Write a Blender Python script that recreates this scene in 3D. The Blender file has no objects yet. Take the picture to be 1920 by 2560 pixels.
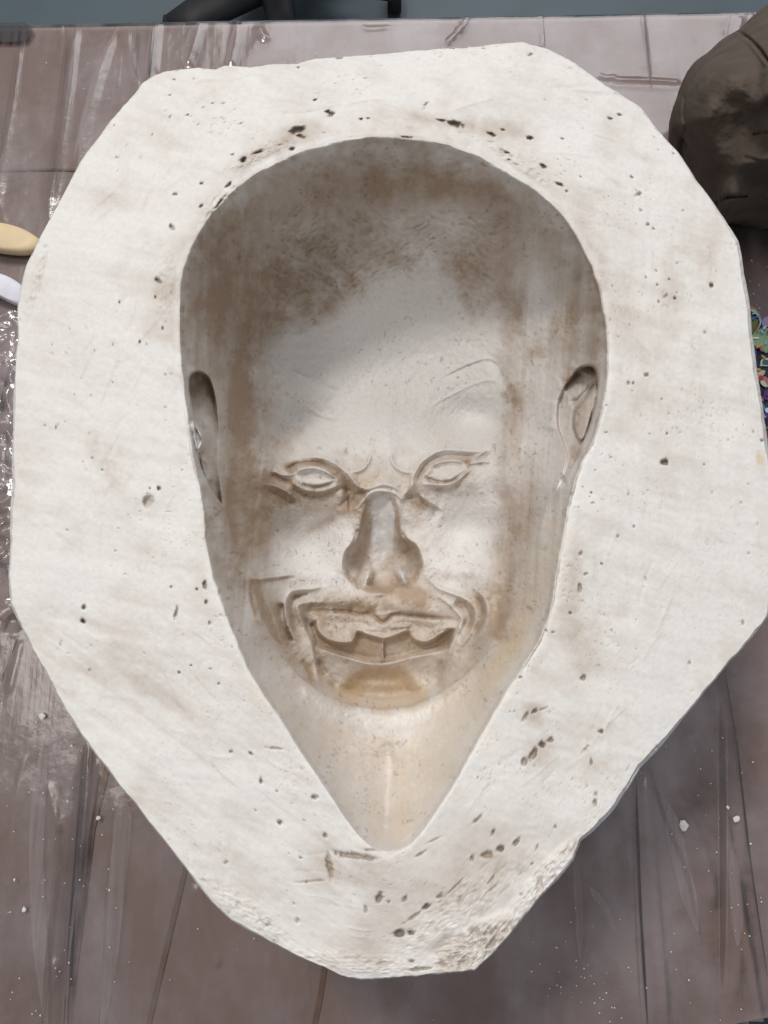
import bpy, bmesh, math, random
import numpy as np
from mathutils import Vector
random.seed(7); RNG = np.random.RandomState(11)
SC = bpy.context.scene
COL = SC.collection
R = math.radians

# ------------------------------------------------------------------ camera
TILT = R(12.0); ZTOP = 0.20; CAMH = 0.56          # mould face 0.20 m above the table top, lens 0.36 m above it
cam = bpy.data.cameras.new('camera'); camo = bpy.data.objects.new('camera', cam); COL.objects.link(camo)
camo.location = (0, 0, CAMH); camo.rotation_euler = (TILT, 0, 0)
cam.sensor_fit = 'VERTICAL'; cam.sensor_height = 36; cam.lens = 26; cam.clip_start = 0.01; cam.clip_end = 50
SC.camera = camo

# ------------------------------------------------------------------ light
SC.view_settings.view_transform = 'Standard'; SC.view_settings.look = 'None'
SC.view_settings.exposure = 0.0; SC.view_settings.gamma = 1.0
world = bpy.data.worlds.new('World'); SC.world = world; world.use_nodes = True
bg = world.node_tree.nodes['Background']; bg.inputs[0].default_value = (0.84, 0.90, 1.0, 1); bg.inputs[1].default_value = 0.36
def area(name, loc, target, sx, sy, power, col):
    l = bpy.data.lights.new(name, 'AREA'); l.shape = 'RECTANGLE'; l.size = sx; l.size_y = sy; l.energy = power; l.color = col
    o = bpy.data.objects.new(name, l); COL.objects.link(o); o.location = loc
    o.rotation_euler = (Vector(target) - Vector(loc)).to_track_quat('-Z', 'Y').to_euler(); return o
area('window_light', (-0.95, 1.70, 3.30), (0, 0.05, 0.1), 0.46, 0.46, 56, (1.0, 0.965, 0.92))
area('ceiling_light', (-1.30, 0.10, 3.30), (0, 0, 0.1), 0.8, 1.1, 20, (1.0, 0.93, 0.88))
area('added_sheen_panel', (0.5, 3.0, 2.5), (0, 0.3, 0), 2.6, 1.5, 56, (0.97, 0.97, 1.0))  # added soft panel out of view, gives the far table its sheen
SC.cycles.max_bounces = 6; SC.cycles.diffuse_bounces = 4; SC.cycles.transparent_max_bounces = 8
SC.cycles.use_denoising = True

# ------------------------------------------------------------------ geometry helpers
FD = 2212 * 26 / 36.0
CT, ST = math.cos(TILT), math.sin(TILT)
def ray_hit(u, v, z):
    """point on the horizontal plane z that the photograph shows at (u, v) of 1659 x 2212"""
    u = np.asarray(u, float); v = np.asarray(v, float)
    x = (u - 829.5) / FD; y = -(v - 1106) / FD
    dy = y * CT + ST; dz = y * ST - CT
    s = (CAMH - z) / (-dz)
    return np.stack([x * s, dy * s, np.broadcast_to(z, x.shape) + 0 * x], -1)
def T(x0, y0, k, pts):                       # traced points of an enlarged crop -> display pixels
    return [((x0 + x / k) * .86406, (y0 + y / k) * .86406) for x, y in pts]
def catmull(pts, closed=False, sub=6):
    P = np.array(pts, float); n = len(P); out = []
    if n < 3: return P
    idx = range(n if closed else n - 1)
    for i in idx:
        if closed: a, b, c, d = P[(i-1) % n], P[i], P[(i+1) % n], P[(i+2) % n]
        else: a, b, c, d = P[max(i-1, 0)], P[i], P[i+1], P[min(i+2, n-1)]
        for t in np.arange(sub) / sub:
            out.append(.5 * ((2*b) + (c-a)*t + (2*a-5*b+4*c-d)*t*t + (3*b-a-3*c+d)*t**3))
    if not closed: out.append(P[-1])
    return np.array(out)
def sstep(x): x = np.clip(x, 0, 1); return x*x*(3-2*x)
def vnoise(X, Y, scale, seed=0, ax=1.0, ay=1.0):
    r = np.random.RandomState(seed + 101); G = r.rand(256, 256).astype(np.float32)
    x = X / (scale*ax) + seed*7.3 + 500; y = Y / (scale*ay) + seed*3.1 + 500
    xi = np.floor(x).astype(int); yi = np.floor(y).astype(int); fx = x-xi; fy = y-yi
    fx = fx*fx*(3-2*fx); fy = fy*fy*(3-2*fy)
    a = G[yi % 256, xi % 256]; b = G[yi % 256, (xi+1) % 256]; c = G[(yi+1) % 256, xi % 256]; d = G[(yi+1) % 256, (xi+1) % 256]
    return (a*(1-fx)+b*fx)*(1-fy)+(c*(1-fx)+d*fx)*fy
def fbm(X, Y, scale, seed=0, oct=4, ax=1.0, ay=1.0, gain=.55):
    s = 0; w = 1; t = 0
    for k in range(oct):
        s = s + w*vnoise(X, Y, scale/2**k, seed+k*13, ax, ay); t += w; w *= gain
    return s/t*2-1                              # about -1..1

# ------------------------------------------------------------------ traced outlines of the mould (display pixels)
RIM = [(850,296),(930,304),(1010,330),(1080,362),(1150,405),(1210,455),(1250,515),(1280,572),(1300,640),(1312,710),(1315,780),(1310,840),
 (1299,900),(1280,958),(1255,1010),(1236,1070),(1225,1125),(1215,1180),(1205,1240),(1195,1300),(1176,1365),(1142,1428),(1100,1490),(1060,1555),
 (1020,1628),(978,1698),(935,1764),(895,1815),(862,1838),(835,1845),(806,1830),(760,1785),(710,1712),(660,1640),(600,1548),(550,1471),(510,1390),
 (490,1335),(475,1290),(455,1231),(442,1170),(438,1106),(425,1040),(410,970),(402,900),(395,830),(388,760),(386,690),(388,620),(398,570),
 (420,520),(455,465),(495,418),(545,380),(610,345),(680,318),(760,300)]
OUT_S = [(382,191),(417,179),(498,168),(538,174),(561,165),(625,168),(671,162),(741,159),(770,150),(860,143),(960,135),(1076,124),(1191,116),
 (1307,105),(1330,113),(1365,121),(1423,150),(1515,214),(1602,269),(1643,324),(1695,382),(1741,451),(1793,521),(1845,602),(1854,640),(1860,685),
 (1872,745),(1881,836),(1893,926),(1902,987),(1911,1047),(1922,1122),(1935,1230),(1940,1340),(1935,1460),(1920,1540),(1886,1587),(1851,1627),
 (1822,1656),(1770,1720),(1712,1789),(1654,1864),(1602,1920),(1524,2036),(1452,2105),(1434,2151),(1342,2250),(1284,2325),(1238,2377),(1186,2426),
 (1050,2438),(960,2447),(897,2448),(868,2444),(810,2418),(741,2389),(654,2342),(579,2302),(530,2256),(463,2169),(405,2094),(336,2007),(266,1920),
 (191,1818),(116,1679),(52,1564),(28,1517),(22,1458),(26,1362),(30,1218),(34,1075),(38,931),(45,845),(45,768),(53,711),(65,663),(84,629),(104,584),
 (120,557),(156,492),(202,405),(260,324),(324,249),(358,208)]
OUT = [(x*.86406, y*.86406) for x, y in OUT_S]
CX, CY = 830., 1080.
def polar_radius(poly, th):
    P = np.array(poly); a = np.unwrap(np.arctan2(P[:,1]-CY, P[:,0]-CX)); r = np.hypot(P[:,0]-CX, P[:,1]-CY)
    if a[-1] < a[0]: a = a[::-1]; r = r[::-1]
    a = np.concatenate([a-2*np.pi, a, a+2*np.pi]); r = np.concatenate([r, r, r])
    o = np.argsort(a); return np.interp(th, a[o], r[o])

# ------------------------------------------------------------------ fields over the picture of the mould
Q = 1.25
GX0, GY0, GX1, GY1 = -10, 70, 1700, 2140
gx = np.arange(GX0, GX1, Q); gy = np.arange(GY0, GY1, Q)
NX, NY = len(gx), len(gy)
DEP = np.zeros((NY, NX), np.float32)                 # metres below the mould's face
STN = np.zeros((NY, NX), np.float32)                 # brown wash; along the lip edges it also paints shade
OCH = np.zeros((NY, NX), np.float32)                 # yellow ochre
DRK = np.zeros((NY, NX), np.float32)                 # grey clay left in pits
LIT = np.zeros((NY, NX), np.float32)                 # bare bright plaster; also paints light on ridges, bulges and neck
def win(pts, pad):
    P = np.array(pts)
    i0 = max(int((P[:,0].min()-pad-GX0)/Q), 0); i1 = min(int((P[:,0].max()+pad-GX0)/Q)+2, NX)
    j0 = max(int((P[:,1].min()-pad-GY0)/Q), 0); j1 = min(int((P[:,1].max()+pad-GY0)/Q)+2, NY)
    X, Y = np.meshgrid(gx[i0:i1], gy[j0:j1]); return (slice(j0, j1), slice(i0, i1)), X, Y
def pdist(X, Y, P, closed=False):
    best = np.full(X.shape, 1e9); tt = np.zeros(X.shape); n = len(P)
    for i in range(n if closed else n-1):
        a, b = P[i], P[(i+1) % n]; d = b-a; L = d@d + 1e-9
        t = np.clip(((X-a[0])*d[0]+(Y-a[1])*d[1])/L, 0, 1)
        q = (X-a[0]-t*d[0])**2+(Y-a[1]-t*d[1])**2
        m = q < best; best = np.where(m, q, best); tt = np.where(m, (i+t)/(n-1), tt)
    return np.sqrt(best), tt
def inside(X, Y, P):
    r = np.zeros(X.shape, bool); n = len(P)
    for i in range(n):
        x1, y1 = P[i]; x2, y2 = P[(i+1) % n]
        if y1 == y2: continue
        c = ((y1 > Y) != (y2 > Y)) & (X < (x2-x1)*(Y-y1)/(y2-y1)+x1); r ^= c
    return r
def line(pts, w, a, stain=0., lit=0., taper=True, sw=None, _r=None):
    """a in mm, positive = raised towards the viewer"""
    P = catmull(pts); sl, X, Y = win(P, max(w*6, (sw or 0)*4)+2)
    wob = fbm(X, Y, 9, 5, 2)*w*.35
    d, t = pdist(X, Y, P); d = np.abs(d + wob*.6)
    tp = sstep(np.minimum(t, 1-t)*4.5) if taper else 1.
    g = np.exp(-(d/w)**2)*tp; wide = np.exp(-(d/(w*2.6))**2)*tp
    DEP[sl] -= ((g*.76+wide*.74)*a*.001).astype(np.float32)
    if stain: STN[sl] += (np.exp(-(d/((sw or w*1.3)*(1.25+fbm(X, Y, 22, 6, 3)*.6)))**2)*tp*stain*np.clip(.75+fbm(X, Y, 14, 7, 4)*1.1, 0, 1.3)).astype(np.float32)
    if lit: LIT[sl] += (g*lit*.85).astype(np.float32)  # brightens the crest in colour, as light on a ridge would
def region(pts, soft, a, stain=0., ochre=0., lit=0., fade=None, ssoft=None, wob=3., closed_spline=True, outer=0.):
    """soft-edged recess, a in mm (positive = deeper)"""
    P = catmull(pts, True) if closed_spline else np.array(pts, float)
    sl, X, Y = win(P, max(soft, ssoft or 0)+8)
    d, _ = pdist(X, Y, P, True); sd = np.where(inside(X, Y, P), d, -d)
    f = 1. if fade is None else fade(X, Y)
    DEP[sl] += (sstep((sd+outer)/soft)*a*.001*f).astype(np.float32)
    if stain or ochre or lit:
        s = ssoft or soft; m = sstep((sd + fbm(X, Y, 26, 3, 4)*(s*.5+wob))/s + .5)
        STN[sl] += (m*stain).astype(np.float32); OCH[sl] += (m*ochre).astype(np.float32); LIT[sl] += (m*lit).astype(np.float32)
def blob(x, y, rx, ry, rot=0, a=0., stain=0., ochre=0., lit=0., dark=0., rag=.35, hard=2.):
    m = max(rx, ry)*2.2; sl, X, Y = win([(x, y)], m); c, s = math.cos(R(rot)), math.sin(R(rot))
    U = ((X-x)*c+(Y-y)*s)/rx; V = (-(X-x)*s+(Y-y)*c)/ry
    r = np.hypot(U, V) + fbm(X, Y, max(min(rx, ry), 4)*1.1, int(x+y) % 50, 4)*rag
    g = np.exp(-np.abs(r)**hard)
    DEP[sl] += (g*a*.001).astype(np.float32)
    STN[sl] += (g*stain).astype(np.float32); OCH[sl] += (g*ochre).astype(np.float32); LIT[sl] += (g*lit).astype(np.float32)
    if dark: DRK[sl] = np.maximum(DRK[sl], sstep((1.15-r)/.35)*dark).astype(np.float32)

# --- bowl: thin-plate surface through measured depths (x, y, mm)
CTRL = [(x, y, 0) for x, y in RIM[::2]] + [
 (830,352,24),(830,425,56),(830,520,87),(830,620,108),(830,760,124),(830,900,130),(830,990,128),(830,1060,118),(830,1150,116),(830,1250,116),
 (830,1330,117),(830,1400,119),(830,1460,118),(830,1500,118),(830,1535,112),(835,1600,88),(835,1680,66),(835,1760,39),
 (640,400,26),(620,470,58),(610,560,90),(620,680,112),(640,820,122),(640,930,126),
 (1030,400,24),(1050,480,60),(1060,580,92),(1060,700,110),(1030,820,122),(1010,930,126),
 (480,520,30),(530,560,62),(450,690,42),(500,700,74),(560,720,102),(452,800,44),(505,830,80),(565,850,108),(465,930,44),(512,950,82),(575,960,112),
 (480,1060,40),(520,1080,78),(580,1080,108),(680,1030,122),(700,1120,122),(640,1200,116),(560,1180,92),(505,1180,52),
 (530,1290,56),(580,1280,86),(640,1280,108),(580,1400,60),(630,1400,90),(700,1400,112),(640,1500,64),(680,1480,88),(740,1500,106),
 (1230,560,34),(1170,560,66),(1255,690,44),(1190,700,76),(1120,720,100),(1262,800,44),(1200,830,76),(1120,850,104),(1235,930,50),(1170,950,86),
 (1090,970,112),(990,1040,122),(1195,1060,36),(1150,1070,72),(1090,1080,102),(1165,1180,40),(1110,1180,80),(1030,1180,108),(950,1120,120),
 (1150,1290,40),(1100,1290,74),(1030,1290,100),(1110,1390,38),(1060,1400,72),(980,1400,106),(1060,1480,36),(1010,1490,72),(930,1510,104),
 (720,1620,54),(950,1610,52),(780,1620,76),(890,1620,74),(740,1700,28),(790,1700,48),(920,1700,36),(880,1700,50),(800,1780,20),(870,1780,20)]
C = np.array(CTRL, float); n = len(C)
def U_(r2): return np.where(r2 > 0, .5*r2*np.log(np.maximum(r2, 1e-9)), 0)
XY = C[:, :2]/1000.; K = U_(((XY[:,None]-XY[None])**2).sum(-1)) + np.eye(n)*2e-4
A = np.zeros((n+3, n+3)); A[:n,:n] = K; A[:n,n] = 1; A[:n,n+1:] = XY; A[n:,:n] = A[:n,n:].T
W = np.linalg.solve(A, np.concatenate([C[:,2], [0,0,0]]))
RIMC = catmull(RIM, True, 4)
sl, X, Y = win(RIMC, 4)
base = np.full(X.shape, W[n]) + W[n+1]*X/1000 + W[n+2]*Y/1000
for k in range(n):
    base += W[k]*U_((X/1000-XY[k,0])**2+(Y/1000-XY[k,1])**2)
th = np.arctan2(Y-CY, X-CX); rr = np.hypot(X-CX, Y-CY)
tha = np.linspace(-np.pi, np.pi, 4001)
rim_tab = polar_radius(RIMC, tha) + 1.2*np.interp(np.linspace(0, 1, 4001), np.linspace(0, 1, 220), np.concatenate([RNG.randn(219)*.8, [0]]))
rim_tab[-1] = rim_tab[0]
inrim = np.interp(th, tha, rim_tab) - rr
IN = inrim > 0
DEP[sl] = np.where(IN, np.maximum(base, 0)*.001*sstep((inrim+2)/16.), 0)
CAV = np.zeros_like(DEP); CAV[sl] = sstep((inrim+1)/5.)

# --- features of the face, traced from enlarged crops
E = lambda p: T(620, 1080, 2.4397, p)      # eyes
NZ = lambda p: T(820, 1200, 6.381, p)      # nose
M = lambda p: T(700, 1480, 3.190, p)       # mouth
G = lambda p: T(560, 1380, 2.242, p)       # lower face
FR = lambda p: T(960, 880, 2.765, p)       # right side
FL = lambda p: T(440, 880, 2.9625, p)      # left side
# jaw edge: the face lies deeper than the neck
jaw = G([(60,-60),(110,80),(170,330),(250,500),(330,600),(420,700),(560,805),(700,860),(880,888),(1050,870),(1200,800),(1350,700),(1450,600),(1560,450),(1640,300),(1640,-60)])
jaw = [(458,1078),(500,1132)] + jaw[1:-1] + [(1118,1235),(1150,1140),(1214,1068)]
region(jaw + [(1020,1000),(620,1000)], 6, 8, stain=.12, ssoft=30, fade=lambda X, Y: 2.4*sstep((Y-1380)/120.), closed_spline=False)
region(jaw + [(1020,1000),(620,1000)], 30, 13, fade=lambda X, Y: .42*sstep((Y-1090)/60.)+.58*sstep((Y-1320)/190.), closed_spline=False)
line(G([(330,625),(420,725),(560,830),(700,888),(880,915),(1050,897),(1200,825),(1350,725),(1450,625)]), 15, 5.5)
# nose
nose = NZ([(580,340),(550,450),(520,600),(470,800),(400,980),(290,1130),(240,1270),(240,1400),(300,1550),(400,1660),(520,1740),(700,1775),(870,1800),(980,1780),(1080,1725),(1200,1690),(1400,1600),(1480,1450),(1500,1320),(1460,1170),(1400,1040),(1280,960),(1190,860),(1160,700),(1150,500),(1110,350),(1050,250),(960,200),(850,190),(740,220),(640,280)])
region(nose, 13, 6, stain=.34, ssoft=7, fade=lambda X, Y: .5+.6*sstep((Y-1080)/130.), wob=.5)
region(nose, 38, 13, fade=lambda X, Y: .6+.6*sstep((Y-1080)/150.), stain=.2, ssoft=16)
blob(*NZ([(870,1330)])[0], 62, 52, a=6, rag=.02)
line(NZ([(600,360),(590,600),(600,800),(570,980),(430,1120),(350,1280)]), 9, 0, stain=.4)
line(NZ([(1110,360),(1110,600),(1110,820),(1220,1000),(1380,1150),(1420,1350)]), 9, 0, stain=.4)
STN[:] = np.clip(STN, 0, .78)
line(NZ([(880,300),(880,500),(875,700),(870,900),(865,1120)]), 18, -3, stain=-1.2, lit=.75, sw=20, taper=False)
region(NZ([(760,310),(940,310),(1030,440),(1050,650),(1035,900),(1020,1070),(880,1130),(730,1100),(700,900),(710,650),(705,450)]), 9, -.6, stain=-.8, lit=.75, ssoft=6, wob=1)  # nose floor brightened in colour, as if light reached it
blob(*NZ([(760,1280)])[0], 18, 14, -30, stain=-.4, rag=.4); blob(*NZ([(790,1440)])[0], 12, 14, 20, stain=-.5, lit=.1, rag=.3)
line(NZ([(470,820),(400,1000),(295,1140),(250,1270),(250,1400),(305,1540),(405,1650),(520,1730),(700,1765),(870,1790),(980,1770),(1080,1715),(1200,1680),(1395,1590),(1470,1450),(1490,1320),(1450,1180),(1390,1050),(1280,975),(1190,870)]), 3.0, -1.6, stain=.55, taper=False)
line(NZ([(440,800),(375,985),(270,1125),(222,1270),(222,1400),(280,1560)]), 4, 1.6, lit=.3); line(NZ([(1210,850),(1290,940),(1410,1020),(1485,1160),(1522,1320),(1500,1460)]), 4, 1.6, lit=.35)
blob(*NZ([(905,1560)])[0], 24, 24, a=5, ochre=.25, stain=-.25, rag=.1)
blob(*NZ([(905,1250)])[0], 22, 16, stain=.3, rag=.4)
blob(*NZ([(638,1535)])[0], 10, 14, 15, a=-17, stain=-.7, lit=.7, rag=.15); blob(*NZ([(600,1640)])[0], 10, 13, 25, a=-6, stain=-.2, rag=.2)
blob(*NZ([(1172,1510)])[0], 10, 14, -25, a=-17, stain=-.7, lit=.65, rag=.15); blob(*NZ([(1225,1620)])[0], 10, 13, -25, a=-6, stain=-.2, rag=.2)  # post tips get a painted lit tone
blob(*NZ([(440,1500)])[0], 9, 12, 20, a=-3, lit=.1); blob(*NZ([(1330,1500)])[0], 10, 13, -20, a=-3, lit=.1)
line(NZ([(640,1450),(700,1520),(730,1640),(860,1740),(1000,1740),(1090,1640),(1090,1520)]), 4, -3, stain=.45)
line(NZ([(720,1560),(700,1640),(690,1700)]), 5, -1.5, stain=.3); line(NZ([(1090,1500),(1110,1590),(1130,1660)]), 5, -1.5, stain=.3)
# ridges over the nose bridge, running into the lids
line(E([(240,178),(300,158),(380,150),(460,158),(520,185),(570,218),(620,262),(655,312),(690,342),(740,347),(800,325),(850,325),(900,345),(960,375),(1005,372)]), 3.6, 2.6, lit=.45)
line(E([(600,480),(660,465),(700,420),(740,376),(790,358),(850,360),(900,375),(940,410),(972,440)]), 3.4, 2.8, lit=.5)
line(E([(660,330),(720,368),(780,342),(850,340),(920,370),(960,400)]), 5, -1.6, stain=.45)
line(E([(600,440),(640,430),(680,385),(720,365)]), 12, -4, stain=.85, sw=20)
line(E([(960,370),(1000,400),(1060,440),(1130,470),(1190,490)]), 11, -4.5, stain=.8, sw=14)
blob(*E([(480,540)])[0], 62, 13, -33, stain=.75, rag=.5); blob(*E([(400,590)])[0], 24, 10, -30, stain=.4, rag=.5)
# left eye
region(E([(230,200),(290,170),(380,160),(460,168),(530,200),(590,250),(640,310),(640,370),(590,400),(560,330),(520,280),(440,225),(380,212),(310,225),(270,250),(225,235)]), 18, 6, stain=.62, ssoft=14, wob=3)
region(E([(285,255),(330,228),(390,218),(450,230),(500,255),(540,287),(480,315),(410,330),(350,325),(310,300)]), 16, 3.5, stain=-.3, lit=.2, ssoft=6)
line(E([(285,255),(330,228),(390,218),(450,230),(500,255),(540,287)]), 2.6, 3.0, lit=.4)
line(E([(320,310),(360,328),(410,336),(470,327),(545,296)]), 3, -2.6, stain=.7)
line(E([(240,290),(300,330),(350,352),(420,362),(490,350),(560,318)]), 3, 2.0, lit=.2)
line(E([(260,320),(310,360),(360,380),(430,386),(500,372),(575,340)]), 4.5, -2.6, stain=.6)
line(E([(150,232),(200,258),(250,262),(295,255)]), 3, 2.0, lit=.35); line(E([(130,255),(200,285),(280,320)]), 4, -2, stain=.7)
line(E([(80,320),(140,325),(200,345),(260,380),(330,430)]), 3, 1.8, lit=.25); line(E([(85,340),(150,350),(230,400),(300,430)]), 7, -2.5, stain=.7)
line(E([(500,360),(570,345),(620,370),(600,420),(540,460)]), 5, -2, stain=.35)
blob(*E([(420,170)])[0], 22, 5, 12, lit=.0, stain=.2); blob(*E([(430,225)])[0], 26, 5, 14, lit=.25, stain=-.5)
# right eye
region(E([(1020,300),(1040,230),(1090,165),(1160,125),(1240,118),(1340,122),(1420,125),(1370,175),(1320,180),(1240,172),(1160,185),(1110,215),(1080,260),(1050,310)]), 15, 5, stain=.34, ssoft=12, wob=3)
line(E([(1060,440),(1010,380),(1000,310),(1020,240),(1060,180),(1120,135),(1180,110),(1250,106),(1340,113),(1420,115),(1500,88)]), 4.2, 3.4, lit=.5)
region(E([(1085,265),(1110,215),(1160,188),(1230,175),(1290,180),(1335,196),(1305,240),(1250,285),(1180,302),(1120,290)]), 15, 3, stain=.02, ochre=.12, ssoft=6)
line(E([(1110,215),(1160,188),(1230,175),(1290,180),(1335,196)]), 2.3, 2.0, lit=.25)
line(E([(1290,178),(1360,182),(1430,148),(1505,95)]), 3, -2.2, stain=.7); line(E([(1335,197),(1390,186),(1440,180),(1480,190)]), 2.6, 2.6, lit=.4)
line(E([(1330,215),(1380,200),(1440,195)]), 3.5, -2.0, stain=.7)
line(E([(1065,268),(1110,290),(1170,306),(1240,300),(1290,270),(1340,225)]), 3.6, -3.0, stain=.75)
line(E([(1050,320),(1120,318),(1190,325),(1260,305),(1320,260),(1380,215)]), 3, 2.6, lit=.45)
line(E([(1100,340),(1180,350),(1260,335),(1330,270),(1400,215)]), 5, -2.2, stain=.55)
blob(*E([(1170,360)])[0], 34, 9, 4, stain=.5, rag=.6); blob(*E([(1060,240)])[0], 14, 10, -40, stain=.35)
line(E([(1040,380),(1090,415),(1150,452),(1195,482)]), 3.2, 2.2, lit=.2)
# frown lines
line(E([(610,245),(670,238),(715,212),(742,165),(750,120)]), 3.4, 2.4, lit=.35); line(E([(868,110),(880,180),(920,228),(975,246),(1015,238)]), 3.4, 2.6, lit=.4)
line(E([(850,268),(880,310),(935,332)]), 2.8, 1.3, lit=.2); line(E([(780,180),(790,230),(770,290)]), 3, .9)
blob(*E([(710,290)])[0], 34, 17, 15, ochre=.3, stain=.22, rag=.5); blob(*E([(960,280)])[0], 28, 22, -20, ochre=.25, stain=.15, a=1.5)
blob(*E([(1150,60)])[0], 90, 22, -8, ochre=.14); blob(*E([(1010,60)])[0], 60, 60, lit=.05, a=-2)
line(FR([(370,190),(500,120),(600,75),(700,45),(760,60),(810,110),(850,190),(910,228)]), 2.2, .8, lit=.25, stain=.1)
line(FR([(380,200),(510,132),(610,88),(700,62)]), 2.4, -.8, stain=.18)
line(FR([(270,410),(400,330),(520,270),(640,215),(740,195),(820,225)]), 2.2, .8, lit=.2); line(FR([(700,55),(780,90),(820,170),(880,330),(890,400)]), 9, -2, stain=.35)
line(FL([(850,130),(950,180),(1100,230),(1200,270)]), 2.2, 1.1, lit=.2, stain=.1); line(FL([(940,380),(1050,460),(1130,490),(1215,512)]), 2.2, 1.2, lit=.25, stain=.15)
line(FL([(700,180),(650,330),(640,520),(690,650)]), 4, 1.2, lit=.12)
for x_, y_, a1, b1, h_ in [(560,1310,30,60,-4),(1060,1310,30,70,-4),(830,1300,120,26,-2),(640,1380,26,60,3),(1020,1400,26,60,3),(650,1240,60,22,-3),(1000,1230,60,22,-3),(680,1010,120,60,-4),(990,1000,120,60,-4),(830,1480,90,14,-2.5),(1025,905,80,52,9),(650,905,85,50,7),(690,1045,90,34,-3.5),(975,1035,90,34,-3.5),(1010,1150,80,70,8),(640,1165,75,70,7),(830,960,40,60,-3),(830,780,170,110,5),(560,980,30,120,-3),(1100,960,26,120,-3),(740,1190,36,60,-3),(930,1190,36,60,-3)]:
    blob(x_, y_, a1, b1, a=h_*2.1, rag=.05)
# mouth
lipU = M([(150,150),(250,155),(340,150),(430,152),(540,155),(620,176),(720,175),(770,210),(820,240),(860,215),(900,182),(1000,180),(1180,200),(1300,210),(1400,222),(1450,245)])
lipL = M([(295,225),(305,290),(350,350),(420,388),(540,400),(576,388),(592,352),(604,318),(632,306),(700,332),(820,362),(900,346),(1005,306),(1042,322),(1072,368),(1130,392),(1200,382),(1280,330),(1350,287),(1405,292)])
low = M([(1390,350),(1365,410),(1330,447),(1150,487),(1000,522),(850,555),(720,557),(600,532),(400,472),(285,432),(250,340),(225,260),(260,225)])
lipL = [tuple(q) for q in catmull(lipL)]; low = [tuple(q) for q in catmull(low)]
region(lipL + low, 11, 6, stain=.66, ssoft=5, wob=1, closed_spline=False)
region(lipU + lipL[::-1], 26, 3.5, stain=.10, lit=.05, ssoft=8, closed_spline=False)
line(lipU, 3.4, -3.4, stain=.75, sw=4); line(lipL[24:84:3], 3.0, 2.2, lit=.35); line(lipL[:30:4], 6, 3.0, lit=.15); line(lipL[78::4], 4, 2.4, lit=.25)  # dark upper lip line includes painted shade of the step
line(M([(160,112),(260,120),(420,118),(560,130),(680,140)]), 9, -3, stain=.45)
blob(*M([(700,240)])[0], 20, 14, 30, a=-3, lit=.2); blob(*M([(930,245)])[0], 22, 13, -20, a=-3, lit=.12); blob(*M([(840,290)])[0], 40, 12, a=-2, lit=.1)  # lip lumps carry a painted highlight
blob(*M([(245,270)])[0], 16, 34, -22, a=6, stain=.25, rag=.2); blob(*M([(1310,380)])[0], 32, 15, -28, a=6, stain=.25, rag=.2)
blob(*M([(340,220)])[0], 20, 26, -15, stain=.4, rag=.7, a=.8)
blob(*M([(940,460)])[0], 46, 24, a=-2.5, stain=-.30, lit=.05); blob(*M([(700,470)])[0], 28, 24, a=-2, stain=-.2)
blob(*M([(480,440)])[0], 30, 14, 12, a=-1.5, stain=.12)
line([(x, y+5) for x, y in lipL[24:84:3]], 3.2, -.8, stain=.6); line([(x, y+4) for x, y in lipL[78::4]], 4, -1, stain=.5); line([(x+2, y+4) for x, y in lipL[:26:4]], 5, -1, stain=.55)  # shadow under the lip edge, painted with the stain mask
blob(*M([(930,480)])[0], 34, 12, -4, stain=-.2, lit=.15); blob(*M([(720,500)])[0], 22, 12, 4, stain=-.15, lit=.1)
line(M([(820,385),(820,460),(821,535)]), 1.8, 2.4, stain=-.3, lit=.4, taper=False); line(M([(1037,395),(1040,440)]), 1.6, -.5, stain=.4)
line(M([(832,385),(834,540)]), 2.6, -1.6, stain=.45)
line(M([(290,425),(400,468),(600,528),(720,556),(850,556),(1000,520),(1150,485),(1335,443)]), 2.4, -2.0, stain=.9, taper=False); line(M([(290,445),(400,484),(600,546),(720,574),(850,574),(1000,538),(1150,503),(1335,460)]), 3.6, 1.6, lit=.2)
for k in range(10):
    x = 880+k*16; line(M([(x, 300-k*1.5), (x+22, 262-k*2)]), 1.6, 1.3, lit=.1, stain=.12)
    line(M([(650+k*20, 330+k*2), (668+k*20, 305)]), 1.4, -.8, stain=.2)
for i in range(9): blob(*M([(1200+i*17, 338-i*5+random.uniform(-5,5))])[0], 3.0, 2.3, a=1.6, dark=.0, lit=.3 if i % 2 else 0, stain=.5 if i % 2 == 0 else 0)
# folds left and right of the mouth
line(G([(610,185),(500,205),(400,215),(362,238),(345,290),(350,350),(372,430),(405,520),(440,600)]), 4.2, 3.2, lit=.42)
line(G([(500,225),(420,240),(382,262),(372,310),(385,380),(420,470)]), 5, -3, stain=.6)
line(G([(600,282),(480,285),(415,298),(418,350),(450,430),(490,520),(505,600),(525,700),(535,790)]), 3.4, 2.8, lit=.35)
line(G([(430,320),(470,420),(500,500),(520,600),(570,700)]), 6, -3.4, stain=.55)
line(G([(400,125),(250,145),(165,148),(140,90)]), 3, 2, lit=.3); line(G([(420,140),(260,160),(190,170)]), 4, -1.5, stain=.45)
region(G([(170,150),(215,170),(240,280),(275,380),(310,480),(330,520),(250,440),(200,320),(175,230)]), 12, 3, stain=.42, ssoft=6)
line(G([(160,150),(150,220),(165,300),(190,385)]), 3, -2.4, stain=.8); line(G([(215,180),(250,290),(290,400),(335,520)]), 3, 2, lit=.3)
region(G([(290,300),(340,290),(350,380),(380,460),(400,500),(350,500),(310,420)]), 9, 5, stain=.7, ssoft=7)
blob(*G([(330,360)])[0], 8, 26, -8, lit=.18, a=-2, stain=-.3)
line(G([(1120,110),(1190,195),(1290,235),(1370,275),(1408,330),(1400,420),(1350,500),(1300,560)]), 4.4, 3.2, lit=.38)
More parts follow.
